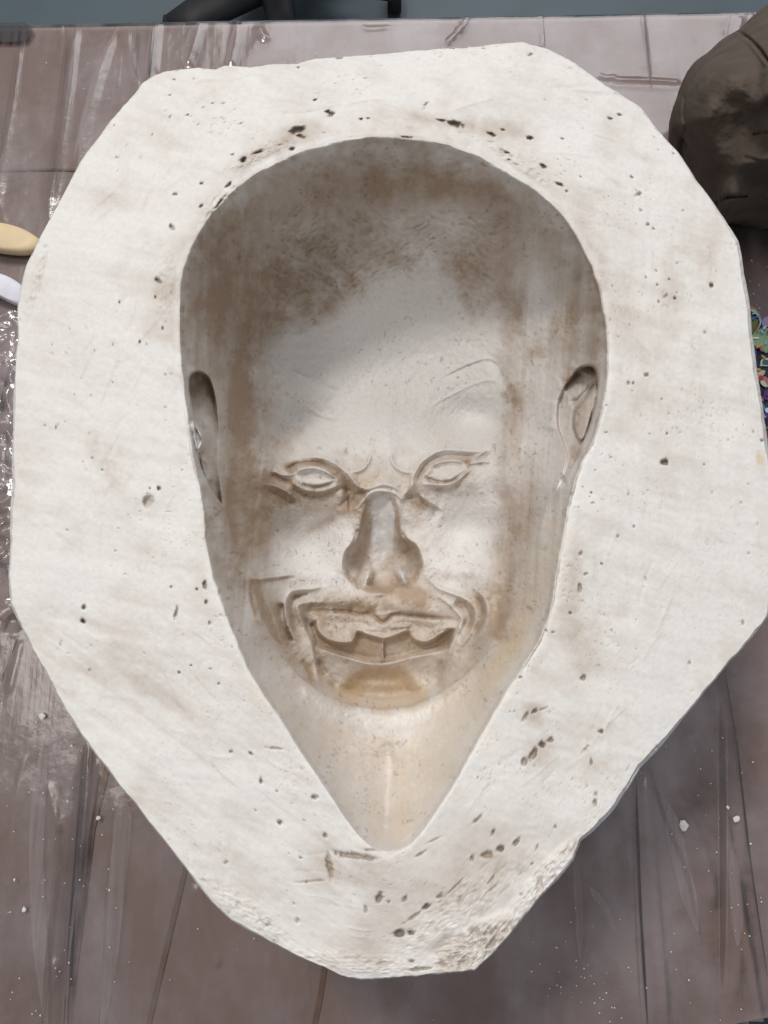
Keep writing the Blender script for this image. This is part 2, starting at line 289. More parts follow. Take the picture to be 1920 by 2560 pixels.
line(G([(1180,230),(1260,290),(1320,350),(1335,390),(1300,470),(1265,560),(1230,700)]), 4, 2.6, lit=.3)
line(G([(1380,190),(1440,235),(1475,310),(1465,400),(1430,470),(1360,540)]), 4, 2.4, lit=.32)
line(G([(1290,270),(1350,310),(1375,370),(1350,440)]), 9, -3.5, stain=.45); line(G([(1400,240),(1440,300),(1440,390),(1400,460)]), 6, -2.5, stain=.5)
line(G([(1540,170),(1525,300),(1545,420),(1500,520)]), 10, -2.5, stain=.35)
line(G([(880,235),(885,300),(890,345)]), 13, -3.5, stain=.25); line(G([(700,290),(800,320),(860,345)]), 10, -1.8, stain=.45)
blob(*G([(1050,235)])[0], 34, 22, 20, stain=.8, rag=.9); blob(*G([(1010,170)])[0], 26, 12, 10, stain=.4, rag=.8)
# chin
region(G([(640,800),(650,730),(740,670),(880,640),(1020,665),(1100,740),(1130,820),(1000,880),(880,890),(740,870)]), 34, 9, stain=.28, ochre=.42, ssoft=26)
line(G([(610,760),(650,690),(740,650),(880,630),(1020,650),(1100,720),(1150,780)]), 11, 1.0, lit=.12)
blob(*G([(890,820)])[0], 44, 20, stain=-.25, ochre=-.05, rag=.5); blob(*G([(730,770)])[0], 20, 16, stain=.55, ochre=.3, rag=.8); blob(*G([(990,740)])[0], 18, 10, stain=.4, ochre=.2, rag=.9)
line(G([(520,590),(550,660),(600,720),(640,790)]), 8, -2.5, stain=.5); line(G([(1230,600),(1210,700),(1190,770)]), 7, -2, stain=.35, )
line(G([(430,600),(470,650),(500,740)]), 4, -1.4, stain=.6)
# ears
def rfade(x0, x1): return lambda X, Y: sstep((x1-X)/(x1-x0))
earL = FL([(84,250),(92,180),(125,145),(185,140),(250,190),(295,330),(312,480),(322,640),(318,800),(325,960),(345,1130),(290,1085),(222,970),(172,850),(145,700),(122,520),(104,400)])
P = catmull(earL, True); sl, X, Y = win(P, 14); d, _ = pdist(X, Y, P, True); sd = np.where(inside(X, Y, P), d, -d)
xl = np.interp(Y, [930*.0+z[1] for z in FL([(85,150),(85,250),(104,400),(122,520),(145,700),(172,850),(222,970),(290,1085)])], [z[0] for z in FL([(85,150),(85,250),(104,400),(122,520),(145,700),(172,850),(222,970),(290,1085)])])
g = sstep(sd/5.)*np.exp(-(np.maximum(X-xl, 0)/46.)**1.5)*(1-.7*sstep((Y-870)/90.))
DEP[sl] += (g*.034).astype(np.float32); STN[sl] += (sstep(sd/6)*(.60*np.exp(-((Y-840)/34.)**2)+.16)).astype(np.float32)
line(FL([(120,510),(160,560),(200,630),(200,690),(165,750)]), 4, 9, lit=.15); region(FL([(118,510),(195,600),(205,680),(165,750),(140,700)]), 6, -14, lit=.15, stain=-.1)
line(FL([(165,740),(215,790),(262,850),(265,930),(235,960)]), 4, 5, lit=.15); region(FL([(170,790),(220,790),(262,860),(262,930),(222,968)]), 6, -5, lit=.12)
line(FL([(300,1080),(350,1150),(410,1240),(425,1300)]), 4, 2, stain=.1); line(FL([(420,940),(405,1050),(410,1200),(430,1330),(460,1540)]), 4, -2, stain=.45)
earR = FR([(1350,98),(1440,90),(1480,140),(1490,230),(1470,350),(1450,450),(1420,560),(1370,660),(1320,780),(1250,905),(1190,960),(1225,850),(1255,740),(1235,640),(1195,520),(1190,420),(1200,330),(1235,245),(1290,170)])
P = catmull(earR, True); sl, X, Y = win(P, 14); d, _ = pdist(X, Y, P, True); sd = np.where(inside(X, Y, P), d, -d)
zr = FR([(1440,60),(1440,90),(1485,150),(1490,230),(1470,350),(1450,450),(1420,560),(1370,660),(1320,780),(1250,905)])
xr = np.interp(Y, [z[1] for z in zr], [z[0] for z in zr])
g = sstep(sd/6.)*np.exp(-np.maximum(xr-X, 0)/52.)*(1-.8*sstep((Y-900)/110.))
DEP[sl] += (g*.036).astype(np.float32); STN[sl] += (sstep(sd/8)*(.45*np.exp(-((Y-800)/26.)**2)+.12)).astype(np.float32)
region(FR([(1480,190),(1420,260),(1370,340),(1310,420),(1303,520),(1340,615),(1390,600),(1440,460),(1475,330)]), 7, -13, stain=.35, ssoft=8)
line(FR([(1230,250),(1300,200),(1350,120)]), 9, -3, stain=.5); line(FR([(1270,350),(1340,330),(1400,270),(1450,190)]), 4, -3, stain=.3)
blob(*FR([(1300,690)])[0], 20, 22, 20, a=3, stain=.5, rag=.5); blob(*FR([(1235,870)])[0], 5, 12, -20, a=2, dark=.35)
line(FR([(1190,330),(1165,430),(1150,560)]), 9, 2.5, lit=.2); line(FR([(1290,800),(1200,950),(1120,1080),(1080,1230),(1040,1380)]), 4, 1.8, lit=.12)

# --- brown wash, laid in by shape
inb = lambda x, y, rx, ry, rot=0, s=.5, rag=.45, **k: blob(x, y, rx, ry, rot, stain=s, rag=rag, **k)
region([(420,560),(520,420),(700,330),(880,310),(1080,390),(1230,500),(1300,640),(1300,790),(1240,800),(1130,720),(1060,640),(960,590),(880,560),(760,610),(700,660),(590,720),(560,900),(590,1100),(520,1250),(470,1200),(430,1000),(400,760)], 60, 0, stain=.42, ssoft=70, wob=26)
inb(830,395,150,40,0,.45); inb(770,440,160,34,-4,.25); inb(1000,400,110,26,16,.35); inb(640,560,110,80,-20,.3,.8); inb(760,560,110,70,0,.26,.9)
inb(1020,610,50,110,14,.42,.7); inb(1090,560,30,130,0,.22); inb(600,650,90,60,-20,.36,.8); inb(690,680,70,24,-20,.3,.8); inb(590,730,30,70,0,.32,.6)
inb(470,520,60,110,30,.28); inb(530,760,34,260,0,.28,.3); inb(470,640,30,120,8,.25); inb(545,1000,46,150,0,.2); inb(500,1080,24,120,6,.28); inb(580,1070,60,40,0,.30)
inb(1105,760,22,140,-2,.42,.5); inb(1100,900,26,60,6,.3,.7); inb(1250,620,24,110,14,.25); inb(1105,950,24,200,3,.25,.6); inb(470,700,40,200,0,.18,.7); inb(520,900,30,220,0,.2,.6); inb(1130,1330,30,120,18,.18,.7); inb(1285,700,14,130,4,.35); inb(1130,1120,50,110,6,.28,.6); inb(1090,1190,30,120,0,.22,.8)
inb(700,1030,110,46,6,.26,.7); inb(830,1395,230,90,0,.16,.9); inb(610,1400,50,110,-20,.25,.8); inb(1060,1330,44,130,14,.2,.8); inb(820,1300,90,26,0,.2,.9); inb(520,930,40,260,0,.12,.7); inb(620,1070,70,30,10,.2,.8); inb(985,1050,70,20,6,.2,.8); inb(750,1150,30,80,0,.2,.7); inb(920,1120,26,60,0,.18,.8); inb(830,1400,190,70,0,.16,.8); inb(600,1000,60,60,0,.22,.8); inb(1160,760,16,12,0,.5,.9); inb(1010,1240,40,90,0,.10); inb(560,1200,24,44,0,.32); inb(640,880,60,40,20,.30,.9); inb(700,900,70,28,10,.22,.9); inb(610,960,40,40,0,.3,.8)
inb(860,300,200,14,4,.15); inb(1110,1200,50,160,8,.16,.9); inb(700,1050,110,50,10,.16,.9); inb(580,1130,60,80,0,.22,.9); inb(600,1330,50,70,-10,.22,.9); inb(830,1330,220,50,0,.14,.9); inb(1040,1330,50,80,0,.18,.9); inb(830,1460,160,40,0,.14,.9); inb(900,1280,40,14,0,.3,.9); inb(830,950,70,90,0,.10,.9); inb(620,1250,50,20,0,.2,.9); inb(980,860,60,40,0,.1,.9); inb(1240,930,26,60,0,.2,.8); inb(1180,1300,14,140,8,.12); inb(1120,1340,20,90,24,.12)
blob(960,480,80,34,8,lit=.08,stain=-.3); blob(860,425,14,22,0,stain=-.35,lit=.06); blob(660,500,60,28,-20,stain=-.2,lit=.05,rag=.8); blob(640,560,50,30,-10,stain=-.22,rag=.9); blob(1165,640,30,80,0,stain=-.5,lit=.55,rag=.5); blob(1025,905,60,34,-10,stain=-.2,lit=.32,rag=.5); blob(1020,1140,60,50,0,stain=-.2,lit=.2,rag=.6); blob(700,1180,50,60,0,lit=.15,rag=.6); blob(560,830,16,80,0,stain=-.15)  # pale patches; on temple and brow the falling light is painted in
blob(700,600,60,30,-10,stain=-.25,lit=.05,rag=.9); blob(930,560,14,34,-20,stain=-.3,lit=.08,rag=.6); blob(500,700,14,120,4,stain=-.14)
# neck: ochre tone on the right wall
region([(1200,1250),(1215,1120),(1170,1150),(1120,1330),(1040,1440),(960,1500),(900,1600),(870,1700),(850,1820),(900,1800),(1000,1640),(1100,1480)], 30, 0, ochre=.42, ssoft=60, wob=16)
region([(520,1480),(600,1500),(720,1560),(830,1600),(870,1660),(840,1830),(780,1790),(640,1600)], 30, 0, ochre=.16, stain=.06, ssoft=40)
inb(1090,1410,20,90,28,.16,.5,ochre=.3); inb(700,1500,60,30,30,.28,.7); inb(640,1420,24,90,-24,.2); inb(780,1590,70,16,14,.16,.9); inb(870,1740,18,90,10,.10,.8,ochre=.25)
sl, X, Y = win([(834, 1700)], 220); wv = sstep((Y-1575)/70.)*sstep((1845-Y)/60.)*CAV[sl]; DEP[sl] += (wv*.015*np.exp(-(np.sqrt((X-836-4*fbm(X, Y, 40, 55, 2))**2+90)-9)/50.)).astype(np.float32)
DEP[sl] += (wv*fbm(X-.5*Y, Y+.5*X, 16, 56, 4, 3, .7)*.0009*sstep((X-830)/20)).astype(np.float32)
line([(834,1560),(838,1620),(846,1660),(838,1720),(832,1790),(834,1838)], 9, -2.2, stain=.10)
line([(600,1520),(700,1580),(780,1620),(834,1634)], 3, 1, lit=.08)

region([(430,1150),(600,1500),(835,1560),(1060,1500),(1215,1150),(1190,1320),(1060,1560),(900,1810),(835,1845),(770,1800),(600,1560),(500,1380)], 40, 0, ochre=.10, lit=.22, ssoft=50, wob=10)  # neck lightened in colour so that it looks better lit
blob(830, 1400, 260, 180, ochre=.09, rag=.3)
# --- whole-cavity relief: hair strokes above the forehead, brush streaks down the sides
sl, X, Y = win(RIMC, 2); cav = CAV[sl]
hm = sstep((720-Y)/120.)*sstep((Y-430)/60.)*sstep((X-560)/60.)*sstep((1110-X)/60.)*cav
h1 = fbm(X+Y*.7, Y-X*.7, 11, 40, 4, 2.0, .7); h2 = fbm(X-Y*.5, Y+X*.5, 9, 50, 4, 1.8, .6)
sel = sstep(fbm(X, Y, 60, 60, 2)*3+.5)
hair = h1*sel+h2*(1-sel)
DEP[sl] += (hm*hair*.0019).astype(np.float32); STN[sl] += (hm*hair*.26).astype(np.float32)
vm = (sstep((620-X)/60.)+sstep((X-1060)/60.))*sstep((Y-420)/120.)*sstep((1500-Y)/200.)*cav
vs = fbm(X+.06*(Y-900), Y, 11, 70, 3, 1, 14); DEP[sl] += (vm*vs*.0007).astype(np.float32); STN[sl] += (vm*vs*.26).astype(np.float32)
ns = sstep((Y-1480)/120.)*cav
an = fbm(X*.7+Y*.7*np.sign(900-X), Y*.9-X*.4*np.sign(900-X), 18, 80, 4, 3.0, .8); DEP[sl] += (ns*an*.0008).astype(np.float32); OCH[sl] += (ns*an*.12*sstep((X-700)/200)).astype(np.float32)
ts = sstep((430-Y)/60.)*cav; tn = fbm(X, Y+((X-850)/60)**2*3, 16, 90, 4, 4, .7); DEP[sl] += (ts*tn*.0008).astype(np.float32); STN[sl] += (ts*tn*.2).astype(np.float32)
DEP[sl] += (cav*(fbm(X, Y, 70, 21, 3)*.0016 + fbm(X, Y, 14, 22, 4)*.0007 + fbm(X, Y, 6, 29, 3)*.00022)).astype(np.float32)
cl = fbm(X, Y, 85, 23, 5, gain=.7); fc = fbm(X, Y, 9, 24, 3)
STN[sl] += (cav*(cl*.34 + .03 + np.where(fc > .30, (fc-.30)*1.3, 0)*sstep(fbm(X, Y, 40, 25, 2)*3+.3))).astype(np.float32)
ss = fbm(X, Y, 5.5, 26, 2); sp = sstep((ss-.46)/.12)*sstep(fbm(X, Y, 50, 27, 3)*3-.1)*cav; DRK[sl] = np.maximum(DRK[sl], sp*.36); DEP[sl] += (sp*.0004).astype(np.float32)
for k_ in range(260):
    u_ = random.uniform(560, 1120); v_ = random.uniform(430, 1540); a_ = R(random.choice([60, -50, 20, 100])+random.gauss(0, 18)); l_ = random.uniform(3, 11)
    if random.random() < .75: line([(u_, v_), (u_+math.cos(a_)*l_*.5+random.uniform(-1, 1), v_+math.sin(a_)*l_*.5), (u_+math.cos(a_)*l_, v_+math.sin(a_)*l_)], 1.3, -.35, stain=random.uniform(.25, .7))

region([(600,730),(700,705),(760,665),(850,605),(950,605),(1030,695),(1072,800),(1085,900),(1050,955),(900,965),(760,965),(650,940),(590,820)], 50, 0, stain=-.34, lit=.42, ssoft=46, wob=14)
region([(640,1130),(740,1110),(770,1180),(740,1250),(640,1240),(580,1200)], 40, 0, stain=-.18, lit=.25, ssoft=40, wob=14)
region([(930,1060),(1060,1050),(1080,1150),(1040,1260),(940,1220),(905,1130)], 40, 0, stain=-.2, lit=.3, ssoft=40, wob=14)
# --- flange: undulation, trowel marks, pits
FX, FY = np.meshgrid(gx, gy); FL_ = 1-CAV
DEP += FL_*(fbm(FX, FY, 260, 31, 3)*.0022 + fbm(FX, FY, 34, 32, 3)*.00012 + fbm(FX, FY, 7, 33, 3)*.00007).astype(np.float32)
rt = np.hypot(FX-850, FY-760); ring = sstep((560-rt)/60.)*sstep((800-FY)/100.)
f1 = fbm(FX, FY, 55, 34, 5, gain=.7); f2 = fbm(FX, FY, 190, 35, 3); f3 = fbm(FX*.94+FY*.34, FY*.94-FX*.34, 26, 36, 4, 5, .8)
STN += (FL_*np.clip(.06+f1*.20+f2*.14+f3*.13+ring*.09, 0, .5)).astype(np.float32)
band = fbm(FX+.12*FY, FY-.15*FX, 46, 93, 3, 9, .8); STN += (FL_*sstep((520-FX)/200)*np.clip(band, -.4, .6)*.13).astype(np.float32); swp = fbm(FX*.8+FY*.6, FY*.8-FX*.6, 20, 94, 4, 14, .8); STN += (FL_*sstep((FY-1250)/200)*sstep((900-FX)/200)*np.clip(swp, -.3, .7)*.16).astype(np.float32); DEP += (FL_*(band*.0003+swp*.00015)).astype(np.float32)
lft = sstep((430-FX)/300)
fv = fbm(FX, FY, 12, 37, 3, 1, 9); STN += (FL_*sstep((FX-1250)/80)*fv*.05).astype(np.float32); DEP += (FL_*sstep((FX-1250)/80)*fv*.00008).astype(np.float32)
speck = fbm(FX, FY, 4.2, 38, 2); zone = sstep(fbm(FX, FY, 90, 39, 3)*2.2+.15)*(.35+.65*sstep((FX-250)/250.))
sp = sstep((speck-.56)/.1)*zone*FL_; DRK = np.maximum(DRK, (sp*.33).astype(np.float32)); DEP += (sp*.0005).astype(np.float32)
speck = fbm(FX, FY, 9, 41, 2); sp = sstep((speck-.70)/.08)*sstep(fbm(FX, FY, 120, 42, 2)*3)*FL_; DRK = np.maximum(DRK, (sp*.4).astype(np.float32)); DEP += (sp*.0009).astype(np.float32)
Z1 = lambda p: T(0, 0, 1.728, p); Z2 = lambda p: T(960, 0, 1.728, p); Z4 = lambda p: T(1420, 640, 3.318, p)
Z5 = lambda p: T(0, 1280, 1.728, p); Z6 = lambda p: T(960, 1280, 1.728, p); Z7 = lambda p: T(0, 1920, 1.728, p); Z8 = lambda p: T(960, 1920, 1.728, p); Z3 = lambda p: T(0, 640, 3.318, p)
pits = []
def pit(Z, *L):
    for q in L:
        x, y, rx, ry = q[:4]; k = {Z1:1.728, Z2:1.728, Z5:1.728, Z6:1.728, Z7:1.728, Z8:1.728}.get(Z, 3.318)
        pits.append((*Z([(x, y)])[0], rx/k*.80, ry/k*.80, q[4] if len(q) > 4 else 0, q[5] if len(q) > 5 else .85))
pit(Z1, (1285,562,30,15,-20,.85),(1300,590,18,8,20,.4),(1052,690,11,15,20,.85),(1425,490,20,13,20,.8),(1115,658,18,6,-15,.8),(990,798,20,7,-40,.55),(870,793,9,5,0,.8),(760,840,13,5,0,.8),(870,890,10,5,-30,.7),(745,985,14,8,50,.4),(1005,668,8,4,0,.7),(945,880,30,6,-55,.45),(1262,645,10,7,0,.8),(835,340,4,4),(1360,432,7,5),(810,497,6,4),(715,480,4,3),(1290,293,4,4),(752,344,5,3),(495,540,4,3),(660,580,4,3),(1468,252,16,4,-5,.8),(1560,515,6,6),(1590,512,6,5))
pit(Z2, (310,538,36,13,12,.85),(245,520,24,5,10,.8),(465,580,18,8,25,.8),(515,562,9,5,0,.8),(630,597,11,9,0,.8),(690,720,16,8,35,.85),(755,795,18,7,20,.8),(632,237,13,4,-25,.7),(1018,497,9,6,0,.6),(978,513,10,6,20,.75),(770,600,8,4,0,.8),(530,660,10,5,10,.8),(540,690,6,4,0,.7),(100,593,22,5,5,.8),(1068,766,8,5,0,.5),(1100,840,16,8,-40,.3),(1140,970,10,6,0,.45),(1165,990,8,5,30,.45),(1290,910,11,3,0,.7),(1110,910,8,4,0,.5),(850,765,4,4),(790,827,6,5),(695,432,4,3),(870,430,4,3),(180,455,22,5,-60,.25),(430,210,4,3))
pit(Z4, (800,1715,32,28,0,.9),(1188,243,18,18,-50,.8),(740,240,12,10,0,.8),(733,125,14,8,0,.55),(840,195,10,9,0,.75),(752,380,10,9,0,.8),(815,330,26,12,-40,.35),(905,305,14,8,0,.55),(882,352,14,14,0,.4),(645,178,8,10,0,.6),(512,572,12,6,20,.8),(1135,635,14,8,0,.65),(820,1475,10,10,20,.6),(675,1475,6,6,0,.8),(540,1055,10,12,30,.5),(500,1060,10,22,10,.35),(650,990,18,14,0,.25),(1130,1730,8,8,0,.8),(1195,1960,6,10,0,.8),(195,1965,8,14,0,.8),(500,1975,6,14,0,.6),(835,1305,8,6,0,.6),(320,1240,10,5),(415,668,8,4),(1610,1530,14,12,0,.6),(1228,122,4,4),(1430,2050,18,8,-20,.4))
pit(Z3, (1310,205,40,15,35,.7),(1350,605,10,18,20,.75),(1320,1928,14,20,25,.7),(1243,1928,9,9,0,.7),(990,385,10,12,0,.6),(1215,735,10,14,0,.55),(1160,715,10,14,0,.45),(1290,340,10,18,10,.4),(933,1048,6,6,0,.7),(1372,985,7,7,0,.7),(937,735,5,8,0,.7),(850,1775,10,8,0,.6),(765,1675,12,7,0,.6),(1225,2040,50,48,0,.10))
pit(Z5, (358,472,13,11,0,.85),(362,412,9,11,0,.8),(885,315,8,20,-8,.7),(760,440,8,26,12,.4),(890,390,7,10,0,.6),(775,695,6,7,0,.7),(945,742,5,6,0,.7),(910,677,9,3,0,.6),(1085,1043,11,6,30,.85),(1190,1022,34,5,5,.35),(850,333,5,7),(905,480,5,10,20,.4),(1000,1035,8,6,0,.5),(740,325,5,8,0,.4),(290,78,4,4),(825,663,5,4))
pit(Z6, (685,1003,16,12,0,.85),(937,948,12,9,0,.75),(640,1050,14,30,35,.5),(605,1080,12,18,0,.4),(650,860,14,8,-40,.6),(610,885,26,6,-60,.35),(690,850,18,4,-20,.4),(895,1080,5,14,0,.6),(870,1025,20,6,-50,.3),(720,985,14,10,-30,.4),(850,180,8,14,20,.35),(870,270,12,5,-30,.4),(940,225,5,5),(805,437,7,7,0,.4),(1080,62,5,6),(1130,290,4,16,-20,.25),(1550,480,6,12,-10,.5),(1010,105,5,9,0,.5),(845,330,8,20,0,.3),(730,520,9,5,0,.4),(700,512,6,7,0,.7),(860,715,12,12,0,.4),(1320,652,6,8,0,.4),(590,715,9,6,0,.6))
pit(Z7, (1127,52,6,17,-5,.9),(1360,125,14,9,0,.6),(1210,235,12,12,0,.5),(975,408,12,5,-35,.8),(1300,388,8,5,0,.6),(1640,560,14,22,20,.7),(1580,610,6,20,0,.7),(1425,430,12,50,-10,.32),(1405,290,9,10,0,.5),(1530,380,90,12,8,.20),(1600,355,36,5,0,.35),(1340,490,60,4,-5,.25),(1155,678,5,6,0,.7),(1285,660,9,12,20,.4),(1105,183,4,4),(1195,100,6,4))
pit(Z8, (65,715,28,17,-15,.9),(115,708,16,12,0,.85),(185,598,18,13,-35,.85),(130,640,50,6,-35,.35),(505,348,15,14,0,.85),(572,320,9,20,35,.6),(915,112,8,13,0,.45),(912,145,10,18,0,.5),(445,375,22,14,0,.22),(740,255,7,8,0,.7),(470,280,7,14,20,.5),(465,480,26,5,-50,.35),(475,515,34,4,-40,.3),(300,520,70,4,-45,.35),(120,835,12,7,0,.7),(150,868,60,7,-6,.5),(660,345,5,18,20,.4),(240,555,14,8,-30,.5),(90,565,8,16,20,.5),(640,415,7,6,0,.6),(590,545,7,6,0,.6),(400,225,24,8,-40,.35),(20,580,5,7),(380,390,8,16,0,.35),(160,370,30,5,-30,.45),(220,310,34,4,-25,.3))
for x, y, rx, ry, rot, dk in pits:
    blob(x, y, max(rx, 1.6), max(ry, 1.4), rot, a=min(3., .6*min(rx, ry)), dark=dk*.72, stain=.25, rag=.75, hard=4.)
rs = random.Random(21)
for k_ in range(110):                     # trowel and brush drags across the flat rim
    t_ = rs.uniform(0, 6.283); rr_ = rs.uniform(.15, .9); q_ = float(np.interp(t_ if t_ < np.pi else t_-2*np.pi, tha, rim_tab)); o_ = 300; rad_ = q_+30+rr_*(o_-60)
    u_, v_ = CX+rad_*math.cos(t_), CY+rad_*math.sin(t_)
    if not (60 < u_ < 1600 and 130 < v_ < 2080): continue
    a_ = t_+math.pi/2+rs.gauss(0, .25); l_ = rs.uniform(25, 130)
    line([(u_-math.cos(a_)*l_/2, v_-math.sin(a_)*l_/2), (u_+rs.uniform(-5, 5), v_+rs.uniform(-5, 5)), (u_+math.cos(a_)*l_/2, v_+math.sin(a_)*l_/2)], rs.uniform(1.2, 3), rs.choice([-1, 1])*rs.uniform(.06, .22), stain=rs.uniform(0, .13))
# brown drags and the chipped lower corner
for x, y, rx, ry, rot, s in [(250,1040,50,16,70,.14),(210,980,60,20,60,.10),(330,1500,150,26,30,.12),(280,1400,90,16,35,.10),(1350,640,40,120,0,.10),(1450,620,26,90,0,.13),(1540,560,30,70,0,.14),(470,500,60,30,-30,.18),(360,650,60,60,0,.16),(380,720,60,16,-10,.16),(440,1180,24,100,0,.12),(1240,1280,20,100,0,.18),(1260,1400,50,50,0,.16),(1150,1540,24,26,-40,.28),(1160,1620,30,46,30,.24),(1080,280,70,20,10,.22),(960,265,80,14,8,.2),(640,290,50,24,-20,.24),(560,330,60,14,-25,.2),(1290,1650,26,14,0,.15),(1380,860,30,60,0,.08),(760,1880,110,40,0,.12),(700,1860,40,60,0,.18),(900,1960,200,60,-30,.14),(1000,1880,120,60,-20,.10),(1440,1000,60,30,0,.09)]:
    blob(x, y, rx, ry, rot, stain=s*1.6, rag=.8)
blob(1642, 992, 7, 14, -20, ochre=1.0, stain=.5, rag=.9)
region([(930,2040),(980,2010),(1060,1990),(1100,1975),(1110,2000),(1060,2085),(960,2098)], 34, 3, stain=.2, ssoft=40, wob=14)
def rough(x, y, rx, ry, amp, sc, seed, rot=0):
    sl, X, Y = win([(x, y)], max(rx, ry)*1.5); c, s = math.cos(R(rot)), math.sin(R(rot))
    g = sstep(1.5-np.hypot(((X-x)*c+(Y-y)*s)/rx, (-(X-x)*s+(Y-y)*c)/ry)); nz = fbm(X, Y, sc, seed, 4, gain=.7); rd = 1-np.abs(nz)*2.2
    DEP[sl] -= (g*rd*amp*.001).astype(np.float32); STN[sl] += (g*np.clip(-nz, 0, 1)*.55).astype(np.float32)
rough(1030,2040,90,34,4.6,24,61,-30); rough(1180,1900,110,24,2.6,20,62,-48); rough(1000,1960,160,40,.8,16,63,-35); rough(520,1960,120,22,.9,12,64,35); rough(760,2080,160,22,.9,12,65,5); rough(360,620,24,60,.6,16,66); rough(560,330,80,16,.9,14,67,-25); rough(1120,350,90,14,.8,14,68,35); rough(80,600,10,80,.8,14,69,15); rough(470,440,50,16,1.0,14,70,-45)
# raised lip of plaster beside the rim
rimline = RIMC
sl, X, Y = win(RIMC, 40); th_ = np.arctan2(Y-CY, X-CX); dd = np.hypot(X-CX, Y-CY)-np.interp(th_, tha, rim_tab)
LIT[sl] += (np.exp(-((dd-5)/9.)**2)*.5*(1-CAV[sl])).astype(np.float32)
DEP[sl] += ((np.exp(-(dd/5.)**2)*.0003 - np.exp(-((dd-16)/9.)**2)*.0003*fbm(X,Y,60,88,2))*(1-CAV[sl])).astype(np.float32)
STN[sl] += (np.exp(-((dd+5)/5.)**2)*.35*sstep((X-1100)/150.)).astype(np.float32)

# ------------------------------------------------------------------ colour of the plaster
stn = np.clip(STN, 0, 1)[..., None]; och = np.clip(OCH, 0, 1)[..., None]; drk = np.clip(DRK, 0, 1)[..., None]; lit = np.clip(LIT, 0, 1)[..., None]
_X, _Y = np.meshgrid(gx, gy); mot = fbm(_X, _Y, 48, 91, 6, gain=.78); mot2 = fbm(_X, _Y, 130, 92, 4)
stn = np.where(CAV[..., None] > .5, np.clip(stn*(.78+.40*sstep(mot*1.2+.5))[..., None]+(np.clip(mot2, 0, 1)*.10)[..., None], 0, 1.2), stn)
stn = np.where(CAV[..., None] > .5, .28*(1-np.exp(-stn*1.8))+.66*np.clip(stn, 0, 1)**1.15, stn)
cav = CAV[..., None]
white_f = np.array([.745, .716, .668]); white_c = np.array([.72, .69, .65])
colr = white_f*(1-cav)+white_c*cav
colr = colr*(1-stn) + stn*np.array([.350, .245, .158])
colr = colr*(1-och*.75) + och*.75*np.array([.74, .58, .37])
colr = colr*(1-lit*.8) + lit*.8*(np.array([.80, .775, .735])*(1-cav)+np.array([.76, .755, .75])*cav)  # cooler inside the hollow: bluish shade tint put into the colour
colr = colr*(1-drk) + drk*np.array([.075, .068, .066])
colr = np.clip(colr, .02, .88).astype(np.float32)

def sample(F, u, v):
    x = np.clip((u-GX0)/Q, 0, NX-1.001); y = np.clip((v-GY0)/Q, 0, NY-1.001); i = x.astype(int); j = y.astype(int); fx = x-i; fy = y-j
    if F.ndim == 3: fx = fx[..., None]; fy = fy[..., None]
    return (F[j, i]*(1-fx)+F[j, i+1]*fx)*(1-fy)+(F[j+1, i]*(1-fx)+F[j+1, i+1]*fx)*fy

# ------------------------------------------------------------------ materials
def newmat(name):
    m = bpy.data.materials.new(name); m.use_nodes = True; nt = m.node_tree
    return m, nt, nt.nodes['Principled BSDF'], nt.nodes.new, nt.links.new
def plaster_material():
    m, nt, b, N, L = newmat('plaster')
    at = N('ShaderNodeAttribute'); at.attribute_name = 'tone'
    tc = N('ShaderNodeTexCoord')
    n1 = N('ShaderNodeTexNoise'); n1.inputs['Scale'].default_value = 900; n1.inputs['Detail'].default_value = 4; L(tc.outputs['Object'], n1.inputs['Vector'])
    n2 = N('ShaderNodeTexNoise'); n2.inputs['Scale'].default_value = 420; n2.inputs['Detail'].default_value = 6; n2.inputs['Roughness'].default_value = .7; L(tc.outputs['Object'], n2.inputs['Vector'])
    rmp = N('ShaderNodeMapRange'); rmp.inputs['From Min'].default_value = .3; rmp.inputs['From Max'].default_value = .7; rmp.inputs['To Min'].default_value = .93; rmp.inputs['To Max'].default_value = 1.045
    L(n2.outputs['Fac'], rmp.inputs['Value'])
    mx = N('ShaderNodeVectorMath'); mx.operation = 'SCALE'; L(at.outputs['Color'], mx.inputs[0]); L(rmp.outputs[0], mx.inputs['Scale'])
    L(mx.outputs[0], b.inputs['Base Color'])
    b.inputs['Roughness'].default_value = .62; b.inputs['Specular IOR Level'].default_value = .35
    ad = N('ShaderNodeMath'); ad.operation = 'ADD'; L(n1.outputs['Fac'], ad.inputs[0]); L(n2.outputs['Fac'], ad.inputs[1])
    bp = N('ShaderNodeBump'); bp.inputs['Strength'].default_value = .14; bp.inputs['Distance'].default_value = .0004; L(ad.outputs[0], bp.inputs['Height']); L(bp.outputs[0], b.inputs['Normal'])
    return m
PLASTER = plaster_material()
